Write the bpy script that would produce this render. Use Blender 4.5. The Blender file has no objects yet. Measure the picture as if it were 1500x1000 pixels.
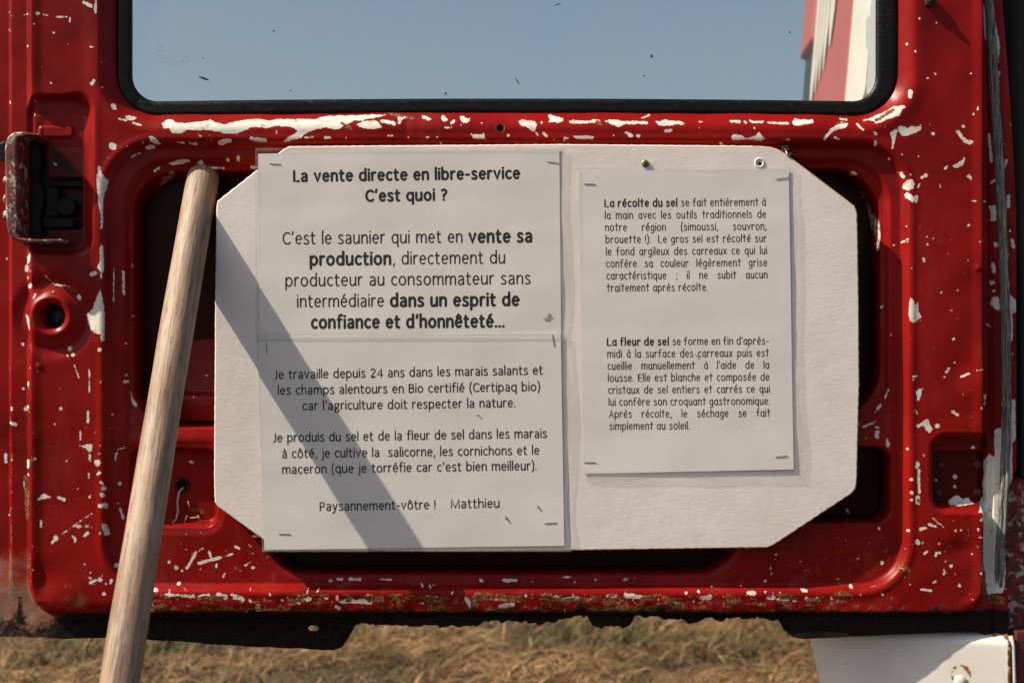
import bpy, bmesh, math, random
import numpy as np
from mathutils import Vector, Matrix

random.seed(7)
rng = np.random.default_rng(11)
SC = bpy.context.scene
COL = SC.collection

# ------------------------------------------------------------------ camera, sky, sun, exposure
S = 0.00068                 # metres per photo pixel on the door plane (A4 paper gives the scale)
CAM_D = 1.417
CAM_Z = 0.62
cam_d = bpy.data.cameras.new("camera")
cam_d.lens = 50.0
cam_d.sensor_width = 36.0
cam_d.clip_start = 0.05
cam_d.clip_end = 500.0
cam_d.dof.use_dof = True
cam_d.dof.focus_distance = CAM_D
cam_d.dof.aperture_fstop = 6.3
cam = bpy.data.objects.new("camera", cam_d)
cam.location = (0, -CAM_D, CAM_Z)
cam.rotation_euler = (math.radians(90), 0, 0)
COL.objects.link(cam)
SC.camera = cam

SUN_TRAVEL = Vector((3.7, 1.0, -3.9)).normalized()      # raking down the door from the upper left
to_sun = -SUN_TRAVEL
sun_el = math.asin(to_sun.z)
sun_az = math.atan2(to_sun.x, to_sun.y)
world = bpy.data.worlds.new("World")
SC.world = world
world.use_nodes = True
wn = world.node_tree
bg = wn.nodes["Background"]
sky = wn.nodes.new("ShaderNodeTexSky")
sky.sky_type = 'NISHITA'
sky.sun_disc = False
sky.sun_elevation = sun_el
sky.sun_rotation = sun_az % (2 * math.pi)
sky.air_density = 1.0
sky.dust_density = 3.0
sky.ozone_density = 1.0
wn.links.new(sky.outputs[0], bg.inputs[0])
bg.inputs[1].default_value = 0.080
sun_d = bpy.data.lights.new("sun", 'SUN')
sun_d.energy = 5.0
sun_d.angle = math.radians(0.5)
sun_d.color = (1.0, 0.86, 0.69)
sun = bpy.data.objects.new("sun", sun_d)
sun.rotation_euler = SUN_TRAVEL.to_track_quat('-Z', 'Y').to_euler()
sun.location = (-3, -2, 4)
COL.objects.link(sun)
SC.view_settings.view_transform = 'Standard'
SC.view_settings.look = 'None'
SC.view_settings.gamma = 1.0
SC.view_settings.exposure = 0.65
SC.cycles.max_bounces = 8
SC.cycles.transparent_max_bounces = 16


def P(px, py, h=0.0):
    """photo pixel on the door plane, h pixels proud of it -> metres"""
    return Vector(((px - 750) * S, -h * S, CAM_Z + (500 - py) * S))


def PV(px, py, h):
    """point h pixels in front of the door that is seen at this pixel"""
    k = 1.0 - h * S / CAM_D
    return Vector(((px - 750) * S * k, -h * S, CAM_Z + (500 - py) * S * k))


# ------------------------------------------------------------------ materials
class NT:
    def __init__(self, name):
        self.m = bpy.data.materials.new(name)
        self.m.use_nodes = True
        self.t = self.m.node_tree
        self.b = self.t.nodes["Principled BSDF"]
        self.out = self.t.nodes["Material Output"]

    def n(self, typ, **kw):
        nd = self.t.nodes.new(typ)
        for k, v in kw.items():
            if k.startswith('in_'):
                nd.inputs[k[3:]].default_value = v
            else:
                setattr(nd, k, v)
        return nd

    def l(self, a, b):
        self.t.links.new(a, b)

    def coord(self, scale=(1, 1, 1)):
        tc = self.n("ShaderNodeTexCoord")
        mp = self.n("ShaderNodeMapping")
        mp.inputs["Scale"].default_value = scale
        self.l(tc.outputs["Object"], mp.inputs["Vector"])
        return mp.outputs[0]

    def noise(self, vec, scale, detail=4, rough=0.55, dist=0.0):
        nd = self.n("ShaderNodeTexNoise")
        nd.inputs["Scale"].default_value = scale
        nd.inputs["Detail"].default_value = detail
        nd.inputs["Roughness"].default_value = rough
        nd.inputs["Distortion"].default_value = dist
        self.l(vec, nd.inputs["Vector"])
        return nd.outputs["Fac"]

    def ramp(self, fac, stops):
        nd = self.n("ShaderNodeValToRGB")
        cr = nd.color_ramp
        while len(cr.elements) < len(stops):
            cr.elements.new(0.5)
        for e, (p, c) in zip(cr.elements, stops):
            e.position = p
            e.color = (c[0], c[1], c[2], 1) if isinstance(c, (tuple, list)) else (c, c, c, 1)
        self.l(fac, nd.inputs["Fac"])
        return nd.outputs["Color"]

    def math(self, op, a, b=None, c=None, clamp=False):
        nd = self.n("ShaderNodeMath", operation=op)
        nd.use_clamp = clamp
        for i, v in enumerate((a, b, c)):
            if v is None:
                continue
            if isinstance(v, (int, float)):
                nd.inputs[i].default_value = v
            else:
                self.l(v, nd.inputs[i])
        return nd.outputs[0]

    def mr(self, v, a, b, c=0.0, d=1.0, smooth=True):
        nd = self.n("ShaderNodeMapRange")
        nd.interpolation_type = 'SMOOTHSTEP' if smooth else 'LINEAR'
        self.l(v, nd.inputs["Value"])
        nd.inputs["From Min"].default_value = a
        nd.inputs["From Max"].default_value = b
        nd.inputs["To Min"].default_value = c
        nd.inputs["To Max"].default_value = d
        return nd.outputs["Result"]

    def mix(self, fac, a, b):
        nd = self.n("ShaderNodeMix", data_type='RGBA')
        for sock, v in ((nd.inputs["Factor"], fac), (nd.inputs[6], a), (nd.inputs[7], b)):
            if isinstance(v, (int, float)):
                sock.default_value = v
            elif isinstance(v, tuple):
                sock.default_value = (v[0], v[1], v[2], 1)
            else:
                self.l(v, sock)
        return nd.outputs[2]

    def attr(self, name):
        nd = self.n("ShaderNodeAttribute")
        nd.attribute_name = name
        return nd.outputs["Fac"]

    def bump(self, h, strength, dist, prev=None):
        nd = self.n("ShaderNodeBump")
        nd.inputs["Strength"].default_value = strength
        nd.inputs["Distance"].default_value = dist
        self.l(h, nd.inputs["Height"])
        if prev is not None:
            self.l(prev, nd.inputs["Normal"])
        return nd.outputs[0]

    def base(self, v):
        if isinstance(v, tuple):
            self.b.inputs["Base Color"].default_value = (v[0], v[1], v[2], 1)
        else:
            self.l(v, self.b.inputs["Base Color"])

    def set(self, name, v):
        if isinstance(v, (int, float)):
            self.b.inputs[name].default_value = v
        else:
            self.l(v, self.b.inputs[name])


def door_paint():
    m = NT("chipped_red_paint")
    co = m.coord()
    chip = m.attr("chip")
    rustf = m.attr("rustf")
    grime = m.attr("grime")
    dust = m.attr("dust")
    nf = m.noise(co, 560, 4, 0.62)
    nc = m.noise(co, 210, 3, 0.6)
    wob = m.math('MULTIPLY_ADD', m.math('SUBTRACT', nf, 0.5), 3.4, m.math('MULTIPLY_ADD', m.math('SUBTRACT', nc, 0.5), 3.8, 0.35))
    d = m.math('ADD', chip, wob)
    white = m.mr(d, -0.35, 0.35, 1, 0)
    # faded, slightly blotchy red
    big = m.noise(co, 9, 4, 0.6)
    med = m.noise(co, 60, 5, 0.65)
    red = m.mix(m.mr(big, 0.3, 0.7), (0.245, 0.0068, 0.0050), (0.145, 0.0040, 0.0033))
    red = m.mix(m.mr(med, 0.52, 0.8, 0, 0.45), red, (0.145, 0.005, 0.005))
    # fine dust freckles
    fr = m.noise(co, 1400, 2, 0.5)
    red = m.mix(m.mr(fr, 0.72, 0.80, 0, 0.25), red, (0.30, 0.09, 0.08))
    fade = m.noise(m.coord((16, 16, 5)), 1.0, 6, 0.7)
    red = m.mix(m.mr(fade, 0.52, 0.78, 0, 0.30), red, (0.30, 0.060, 0.048))
    # hairline scratches
    co2 = m.coord((40, 40, 900))
    sc1 = m.noise(co2, 1.0, 3, 0.6, 0.6)
    red = m.mix(m.mr(sc1, 0.75, 0.81, 0, 0.22), red, (0.36, 0.07, 0.06))
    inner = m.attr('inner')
    red = m.mix(inner, red, m.mix(m.noise(co, 70, 4), (0.016, 0.002, 0.002), (0.042, 0.003, 0.003)))  # dark inner skin, with the shade of openings and pockets painted in
    # undercoat under the chips
    w = m.mix(m.noise(co, 300, 4), (0.58, 0.56, 0.50), (0.68, 0.665, 0.61))
    stain = m.noise(co, 110, 4, 0.6, 0.3)
    w = m.mix(m.mr(stain, 0.56, 0.70, 0, 0.75), w, (0.40, 0.22, 0.09))
    col = m.mix(white, red, w)
    # rusty fringe round some chips
    fringe = m.math('MULTIPLY', m.mr(m.math('ABSOLUTE', d), 0.0, 1.1, 1, 0), m.mr(nc, 0.48, 0.62))
    col = m.mix(m.math('MULTIPLY', fringe, 0.75), col, (0.16, 0.055, 0.018))
    # rust
    rn = m.noise(co, 150, 6, 0.7)
    rmask = m.mr(m.math('ADD', rustf, m.math('MULTIPLY', m.math('SUBTRACT', rn, 0.5), 1.5)), 0.42, 0.60)
    rcol = m.ramp(m.noise(co, 420, 4, 0.7), [(0.32, (0.045, 0.016, 0.008)), (0.5, (0.17, 0.062, 0.018)), (0.62, (0.36, 0.17, 0.055)), (0.75, (0.50, 0.33, 0.16))])
    col = m.mix(rmask, col, rcol)
    # dried dust of the field
    dn = m.noise(co, 45, 6, 0.7)
    dmask = m.mr(m.math('ADD', dust, m.math('MULTIPLY', m.math('SUBTRACT', dn, 0.5), 1.4)), 0.25, 0.95)
    col = m.mix(m.math('MULTIPLY', dmask, 0.85), col, m.mix(m.noise(co, 260, 4), (0.12, 0.085, 0.055), (0.26, 0.21, 0.145)))
    # black scale of the rotten bottom edge
    gn = m.noise(co, 75, 6, 0.72)
    gmask = m.mr(m.math('ADD', grime, m.math('MULTIPLY', m.math('SUBTRACT', gn, 0.5), 1.5)), 0.40, 0.75)
    gcol = m.ramp(m.noise(co, 240, 5, 0.7), [(0.35, (0.006, 0.004, 0.0035)), (0.6, (0.016, 0.009, 0.006)), (0.75, (0.060, 0.028, 0.015))])
    col = m.mix(gmask, col, gcol)
    m.base(col)
    rough = m.mr(med, 0.3, 0.7, 0.26, 0.38)
    rough = m.math('ADD', rough, m.math('MULTIPLY', m.math('MAXIMUM', rmask, m.math('MAXIMUM', gmask, dmask)), 0.5), clamp=True)
    m.set("Roughness", rough)
    m.b.inputs["Specular IOR Level"].default_value = 0.13
    b1 = m.bump(m.mr(d, -0.5, 0.5), 0.55, 0.00022)
    b2 = m.bump(m.noise(co, 130, 3), 0.10, 0.002, b1)
    rg = m.math('MULTIPLY', m.math('MAXIMUM', rmask, gmask), m.noise(co, 500, 5, 0.7))
    b3 = m.bump(rg, 0.8, 0.0016, b2)
    b4 = m.bump(m.noise(co, 900, 2), 0.05, 0.0006, b3)
    m.l(b4, m.b.inputs["Normal"])
    return m.m


def board_paint():
    m = NT("brushed_white_board_paint")
    co = m.coord()
    c2 = m.coord((90, 90, 620))
    c3 = m.coord((260, 260, 1300))
    v = m.noise(co, 14, 5, 0.6)
    col = m.mix(m.mr(v, 0.3, 0.7), (0.68, 0.635, 0.585), (0.75, 0.705, 0.66))
    sp = m.noise(co, 150, 3, 0.6)
    col = m.mix(m.mr(sp, 0.70, 0.77, 0, 0.55), col, (0.32, 0.26, 0.20))
    sm_ = m.noise(m.coord((24, 24, 60)), 1.0, 5, 0.7)
    col = m.mix(m.mr(sm_, 0.58, 0.74, 0, 0.35), col, (0.52, 0.46, 0.39))
    edge = m.attr("edge")
    en = m.noise(co, 180, 5, 0.7)
    em = m.mr(m.math('ADD', edge, m.math('MULTIPLY', m.math('SUBTRACT', en, 0.5), 0.9)), 0.45, 0.6)
    col = m.mix(em, col, m.mix(en, (0.40, 0.20, 0.08), (0.62, 0.40, 0.20)))
    m.base(col)
    m.set("Roughness", 0.55)
    b1 = m.bump(m.noise(c2, 1.0, 4, 0.65, 0.8), 0.20, 0.0008)
    b2 = m.bump(m.noise(c3, 1.0, 3, 0.6, 0.5), 0.18, 0.0004, b1)
    b3 = m.bump(m.noise(co, 70, 5, 0.6), 0.16, 0.0018, b2)
    m.l(b3, m.b.inputs["Normal"])
    return m.m


def paper():
    m = NT("white_paper")
    co = m.coord()
    col = m.mix(m.mr(m.noise(co, 20, 4), 0.3, 0.7), (0.695, 0.68, 0.645), (0.735, 0.72, 0.69))
    sp = m.noise(co, 210, 3, 0.5)
    col = m.mix(m.mr(sp, 0.76, 0.80, 0, 0.4), col, (0.40, 0.30, 0.2))
    st = m.noise(m.coord((10, 10, 7)), 1.0, 4)
    col = m.mix(m.mr(st, 0.58, 0.75, 0, 0.22), col, (0.60, 0.52, 0.40))
    m.base(col)
    m.set("Roughness", 0.7)
    m.l(m.bump(m.noise(co, 28, 3), 0.10, 0.003), m.b.inputs["Normal"])
    return m.m


def ink():
    m = NT("black_print")
    m.base((0.007, 0.007, 0.008))
    m.set("Roughness", 0.6)
    return m.m


def clear_sleeve():
    m = NT("clear_plastic_sleeve")
    co = m.coord()
    tr = m.n("ShaderNodeBsdfTransparent")
    tr.inputs[0].default_value = (0.955, 0.955, 0.95, 1)
    m.base((0.52, 0.51, 0.49))
    m.set("Roughness", 0.26)
    m.l(m.bump(m.noise(m.coord((18, 18, 5)), 1.0, 3), 0.25, 0.003), m.b.inputs["Normal"])
    mx = m.n("ShaderNodeMixShader")
    f = m.mr(m.attr("edge"), 0, 1, 0.015, 0.46)
    m.l(f, mx.inputs[0])
    m.l(tr.outputs[0], mx.inputs[1])
    m.l(m.b.outputs[0], mx.inputs[2])
    m.l(mx.outputs[0], m.out.inputs[0])
    return m.m


def glass():
    m = NT("dusty_window_glass")
    co = m.coord()
    tr = m.n("ShaderNodeBsdfTransparent")
    tr.inputs[0].default_value = (0.93, 0.952, 0.925, 1)
    gl = m.n("ShaderNodeBsdfGlossy")
    gl.inputs["Roughness"].default_value = 0.03
    gl.inputs["Color"].default_value = (0.9, 0.9, 0.9, 1)
    df = m.n("ShaderNodeBsdfDiffuse")
    df.inputs[0].default_value = (0.50, 0.46, 0.40, 1)
    m1 = m.n("ShaderNodeMixShader")
    m1.inputs[0].default_value = 0.035
    m.l(tr.outputs[0], m1.inputs[1])
    m.l(gl.outputs[0], m1.inputs[2])
    dirt = m.math('ADD', m.mr(m.noise(co, 7, 5, 0.65), 0.3, 0.75, 0.02, 0.10), m.mr(m.noise(co, 420, 3, 0.6), 0.70, 0.76, 0, 0.22))
    m2 = m.n("ShaderNodeMixShader")
    m.l(dirt, m2.inputs[0])
    m.l(m1.outputs[0], m2.inputs[1])
    m.l(df.outputs[0], m2.inputs[2])
    m.l(m2.outputs[0], m.out.inputs[0])
    return m.m


def rubber(name="perished_black_rubber", scuff=True):
    m = NT(name)
    co = m.coord()
    n1 = m.noise(m.coord((60, 60, 420)), 1.0, 5, 0.65)
    n2 = m.noise(co, 260, 5, 0.7)
    col = m.mix(m.mr(n1, 0.5, 0.75), (0.0045, 0.0045, 0.0045), (0.022, 0.014, 0.012))
    col = m.mix(m.mr(n2, 0.66, 0.76, 0, 0.55), col, (0.26, 0.20, 0.15))
    m.base(col)
    m.b.inputs["Specular IOR Level"].default_value = 0.22
    m.set("Roughness", m.mr(n2, 0.3, 0.7, 0.25, 0.5))
    m.l(m.bump(n1, 0.35, 0.0012), m.b.inputs["Normal"])
    return m.m


def old_seal():
    m = NT("weathered_grey_seal")
    n1 = m.noise(m.coord((900, 900, 28)), 1.0, 5, 0.7)
    n2 = m.noise(m.coord((300, 300, 120)), 1.0, 5, 0.7)
    col = m.ramp(n1, [(0.38, (0.012, 0.013, 0.014)), (0.48, (0.11, 0.11, 0.10)), (0.62, (0.31, 0.30, 0.265))])
    col = m.mix(m.mr(n2, 0.60, 0.70), col, (0.46, 0.44, 0.39))
    m.base(col)
    m.set("Roughness", 0.75)
    m.l(m.bump(n1, 0.8, 0.0012), m.b.inputs["Normal"])
    return m.m


def wood_pole():
    m = NT("weathered_wood")
    g1 = m.noise(m.coord((170, 170, 12)), 1.0, 6, 0.72, 0.3)
    g2 = m.noise(m.coord((480, 480, 36)), 1.0, 4, 0.7)
    blot = m.noise(m.coord((34, 34, 11)), 1.0, 5, 0.65)
    col = m.ramp(g1, [(0.32, (0.10, 0.058, 0.034)), (0.48, (0.235, 0.150, 0.092)), (0.66, (0.33, 0.235, 0.155))])
    col = m.mix(m.mr(blot, 0.40, 0.66, 0, 0.65), col, (0.34, 0.265, 0.20))
    col = m.mix(m.mr(g2, 0.50, 0.66, 0, 0.85), col, (0.095, 0.056, 0.035))
    dk = m.noise(m.coord((60, 60, 42)), 1.0, 4, 0.6)
    col = m.mix(m.mr(dk, 0.66, 0.76, 0, 0.6), col, (0.085, 0.050, 0.034))
    m.base(col)
    m.set("Roughness", 0.58)
    b1 = m.bump(g2, 0.55, 0.0008)
    m.l(m.bump(g1, 0.32, 0.0012, b1), m.b.inputs["Normal"])
    return m.m


def rust_metal(name, dark=(0.012, 0.009, 0.008), mid=(0.06, 0.03, 0.018), light=None, redmix=0.0):
    m = NT(name)
    co = m.coord()
    n1 = m.noise(co, 170, 6, 0.7)
    col = m.ramp(n1, [(0.38, dark), (0.62, mid)])
    if redmix:
        col = m.mix(m.mr(m.noise(co, 85, 4, 0.65), 0.47, 0.55, 0, redmix), col, (0.20, 0.012, 0.011))
    if light:
        col = m.mix(m.mr(m.noise(co, 95, 5, 0.7), 0.53, 0.58), col, light)
        col = m.mix(m.mr(m.noise(co, 130, 5, 0.7, 0.4), 0.57, 0.64, 0, 0.9), col, (0.17, 0.085, 0.035))
    m.base(col)
    m.set("Roughness", 0.62)
    m.l(m.bump(n1, 0.5, 0.0012), m.b.inputs["Normal"])
    return m.m


def plain(name, col, rough=0.5, metal=0.0, nscale=120, var=0.25):
    m = NT(name)
    co = m.coord()
    n1 = m.noise(co, nscale, 5, 0.65)
    dark = tuple(c * (1 - var) for c in col)
    m.base(m.mix(m.mr(n1, 0.3, 0.7), dark, col))
    m.set("Roughness", rough)
    m.set("Metallic", metal)
    m.l(m.bump(n1, 0.15, 0.001), m.b.inputs["Normal"])
    return m.m


def van_white(name="scratched_white_van_paint", warm=False):
    m = NT(name)
    co = m.coord()
    n1 = m.noise(co, 11, 5, 0.6)
    col = m.mix(m.mr(n1, 0.3, 0.7), (0.60, 0.575, 0.53), (0.68, 0.66, 0.62))
    r = m.attr("rustf")
    rn = m.noise(co, 130, 6, 0.7)
    rm = m.mr(m.math('ADD', r, m.math('MULTIPLY', m.math('SUBTRACT', rn, 0.5), 1.2)), 0.42, 0.58)
    rc = m.ramp(m.noise(co, 300, 4, 0.7), [(0.35, (0.05, 0.02, 0.01)), (0.55, (0.26, 0.11, 0.035)), (0.7, (0.45, 0.27, 0.12))])
    sp = m.noise(m.coord((120, 120, 240)), 1.0, 4, 0.6)
    col = m.mix(m.mr(sp, 0.715, 0.77, 0, 0.8), col, (0.09, 0.065, 0.05))
    g = m.attr("grey")
    gm = m.mr(m.math('ADD', g, m.math('MULTIPLY', m.math('SUBTRACT', m.noise(co, 60, 5, 0.7), 0.5), 1.2)), 0.45, 0.52)
    col = m.mix(gm, col, (0.40, 0.41, 0.42))
    col = m.mix(rm, col, rc)
    m.base(col)
    m.set("Roughness", 0.42)
    m.l(m.bump(m.noise(co, 40, 3), 0.08, 0.003), m.b.inputs["Normal"])
    return m.m


def ground_mat():
    m = NT("dry_field_soil")
    co = m.coord()
    n1 = m.noise(co, 5, 6, 0.65)
    n2 = m.noise(co, 45, 6, 0.7)
    col = m.ramp(n2, [(0.3, (0.025, 0.014, 0.007)), (0.5, (0.070, 0.038, 0.018)), (0.7, (0.13, 0.078, 0.038))])
    col = m.mix(m.mr(n1, 0.5, 0.68, 0, 0.5), col, (0.070, 0.072, 0.022))
    m.base(col)
    m.set("Roughness", 0.95)
    m.l(m.bump(n2, 0.8, 0.02), m.b.inputs["Normal"])
    return m.m


def straw_mat():
    m = NT("straw_and_grass")
    t = m.attr("tone")
    col = m.ramp(t, [(0.0, (0.022, 0.034, 0.005)), (0.18, (0.070, 0.076, 0.014)), (0.28, (0.080, 0.040, 0.013)), (0.60, (0.205, 0.112, 0.042)), (1.0, (0.52, 0.36, 0.17))])
    m.base(col)
    m.set("Roughness", 0.75)
    return m.m


M = dict(door=door_paint(), board=board_paint(), paper=paper(), ink=ink(), sleeve=clear_sleeve(), glass=glass(),
         rubber=rubber(), seal=old_seal(), wood=wood_pole(),
         latch=rust_metal("chipped_latch_metal", (0.02, 0.012, 0.01), (0.10, 0.042, 0.02), (0.40, 0.36, 0.29), 0.85),
         dark=rust_metal("blackened_metal", (0.006, 0.005, 0.005), (0.022, 0.014, 0.011)),
         darkred=rust_metal("grimy_red_metal", (0.05, 0.006, 0.006), (0.11, 0.012, 0.011)),
         steel=plain("dull_steel", (0.42, 0.41, 0.39), 0.35, 0.9),
         staple=plain("tarnished_wire", (0.10, 0.09, 0.08), 0.45, 0.7),
         brass=plain("oxidised_brass", (0.26, 0.20, 0.10), 0.45, 0.7),
         white=van_white(), redpaint=plain("sun_faded_red_paint", (0.36, 0.065, 0.055), 0.45, 0, 8, 0.12),
         postred=rust_metal("chipped_red_post_paint", (0.16, 0.010, 0.009), (0.22, 0.012, 0.011)),
         post=rust_metal("chipped_red_post", (0.05, 0.008, 0.007), (0.16, 0.010, 0.009), (0.40, 0.37, 0.32), 0.9),
         letter=plain("white_letter_paint", (0.58, 0.55, 0.50), 0.5, 0, 90, 0.10),
         black=plain("matt_black_trim", (0.014, 0.014, 0.014), 0.5, 0, 60, 0.4),
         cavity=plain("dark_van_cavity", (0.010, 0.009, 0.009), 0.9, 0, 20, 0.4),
         crumb=plain("straw_crumb", (0.46, 0.26, 0.09), 0.8, 0, 300, 0.4),
         greycord=plain("grey_cord", (0.38, 0.35, 0.31), 0.7, 0, 300, 0.4),
         soil=ground_mat(), straw=straw_mat())


# ------------------------------------------------------------------ object helpers
def tag(o, label=None, cat=None, group=None, kind=None):
    if label:
        o["label"] = label
    if cat:
        o["category"] = cat
    if group:
        o["group"] = group
    if kind:
        o["kind"] = kind
    return o


def empty(name, loc, label, cat, group=None):
    o = bpy.data.objects.new(name, None)
    o.empty_display_size = 0.05
    o.location = loc
    COL.objects.link(o)
    return tag(o, label, cat, group)


def link(name, me, mat, parent=None, label=None):
    o = bpy.data.objects.new(name, me)
    if mat is not None:
        me.materials.append(mat)
    COL.objects.link(o)
    if parent is not None:
        o.parent = parent
        if parent.type == 'EMPTY':
            o.location = -Vector(parent.location)
    if label:
        o["label"] = label
    return o


def mesh(name, verts, faces, mat, parent=None, smooth=False, label=None):
    me = bpy.data.meshes.new(name)
    me.from_pydata([tuple(v) for v in verts], [], faces)
    if smooth:
        me.shade_smooth()
    me.update()
    return link(name, me, mat, parent, label)


def bm_obj(name, bm, mat, parent=None, smooth=False, label=None):
    bmesh.ops.recalc_face_normals(bm, faces=bm.faces[:])
    me = bpy.data.meshes.new(name)
    bm.to_mesh(me)
    bm.free()
    if smooth:
        me.shade_smooth()
    return link(name, me, mat, parent, label)


def bm_tube(bm, pts, r, seg=10, caps=True):
    """tube along points; r number or list"""
    pts = [Vector(p) for p in pts]
    n = len(pts)
    rs = r if isinstance(r, (list, tuple)) else [r] * n
    rings = []
    up = None
    for i, p in enumerate(pts):
        a = pts[max(i - 1, 0)]
        b = pts[min(i + 1, n - 1)]
        t = (b - a).normalized()
        if up is None:
            up = Vector((0, 1, 0)) if abs(t.y) < 0.9 else Vector((1, 0, 0))
        s = t.cross(up).normalized()
        up = s.cross(t).normalized()
        rings.append([bm.verts.new(p + rs[i] * (math.cos(2 * math.pi * k / seg) * s + math.sin(2 * math.pi * k / seg) * up)) for k in range(seg)])
    for i in range(n - 1):
        for k in range(seg):
            bm.faces.new((rings[i][k], rings[i][(k + 1) % seg], rings[i + 1][(k + 1) % seg], rings[i + 1][k]))
    if caps:
        bm.faces.new(rings[0][::-1])
        bm.faces.new(rings[-1])
    return rings


def bm_prism(bm, outline, h0, h1, bev=0.0):
    """outline in photo pixels, from depth h0 to h1 (pixels proud of the door), optional front chamfer"""
    n = len(outline)
    cx = sum(p[0] for p in outline) / n
    cy = sum(p[1] for p in outline) / n
    lay = [(1.0, h0), (1.0, h1 - bev)]
    back = [bm.verts.new(P(x, y, h0)) for x, y in outline]
    mid = [bm.verts.new(P(x, y, h1 - bev)) for x, y in outline]
    rows = [back, mid]
    if bev:
        fr = []
        for i, (x, y) in enumerate(outline):
            a = Vector(outline[i - 1])
            b = Vector(outline[(i + 1) % n])
            t = (b - a).normalized()
            nrm = Vector((-t.y, t.x))
            if nrm.dot(Vector((cx - x, cy - y))) < 0:
                nrm = -nrm
            fr.append(bm.verts.new(P(x + nrm.x * bev, y + nrm.y * bev, h1)))
        rows.append(fr)
    for a, b in zip(rows[:-1], rows[1:]):
        for i in range(n):
            bm.faces.new((a[i], a[(i + 1) % n], b[(i + 1) % n], b[i]))
    bm.faces.new(back)
    bm.faces.new(rows[-1])


def bm_dome(bm, px, py, h, r, hh, seg=14, rings=5):
    top = bm.verts.new(P(px, py, h + hh))
    prev = None
    for j in range(1, rings + 1):
        a = j / rings * math.pi / 2
        rr, z = r * math.sin(a), h + hh * math.cos(a)
        ring = [bm.verts.new(P(px + rr * math.cos(2 * math.pi * k / seg), py + rr * math.sin(2 * math.pi * k / seg), z)) for k in range(seg)]
        for k in range(seg):
            if prev is None:
                bm.faces.new((top, ring[k], ring[(k + 1) % seg]))
            else:
                bm.faces.new((prev[k], ring[k], ring[(k + 1) % seg], prev[(k + 1) % seg]))
        prev = ring
    return prev


def rrect(x0, y0, x1, y1, r, seg=8):
    pts = []
    for cx, cy, a0 in ((x1 - r, y0 + r, -90), (x1 - r, y1 - r, 0), (x0 + r, y1 - r, 90), (x0 + r, y0 + r, 180)):
        for k in range(seg + 1):
            a = math.radians(a0 + 90 * k / seg)
            pts.append((cx + r * math.cos(a), cy + r * math.sin(a)))
    return pts


# ------------------------------------------------------------------ the ground
def build_ground():
    n = 90
    xs = np.concatenate([np.linspace(-120, -4, 16), np.linspace(-3.8, 3.8, 70), np.linspace(4, 120, 16)])
    ys = np.concatenate([np.linspace(-60, -2, 12), np.linspace(-1.8, 5, 66), np.linspace(5.4, 220, 22)])
    X, Y = np.meshgrid(xs, ys)
    Z = 0.012 * np.sin(X * 5.1 + 1.3 * np.sin(Y * 3.7)) + 0.010 * np.sin(Y * 7.3 + X * 2.1) - 0.012
    near = np.exp(-((X / 5) ** 2 + (Y / 6) ** 2))
    Z = Z * near
    nv = len(xs)
    v = np.stack([X, Y, Z], -1).reshape(-1, 3)
    f = []
    for j in range(len(ys) - 1):
        for i in range(nv - 1):
            a = j * nv + i
            f.append((a, a + 1, a + nv + 1, a + nv))
    o = mesh("ground", v.tolist(), f, M['soil'], smooth=True)
    tag(o, "bare brown soil of a dry field under the van door", "ground", kind="structure")


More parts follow.
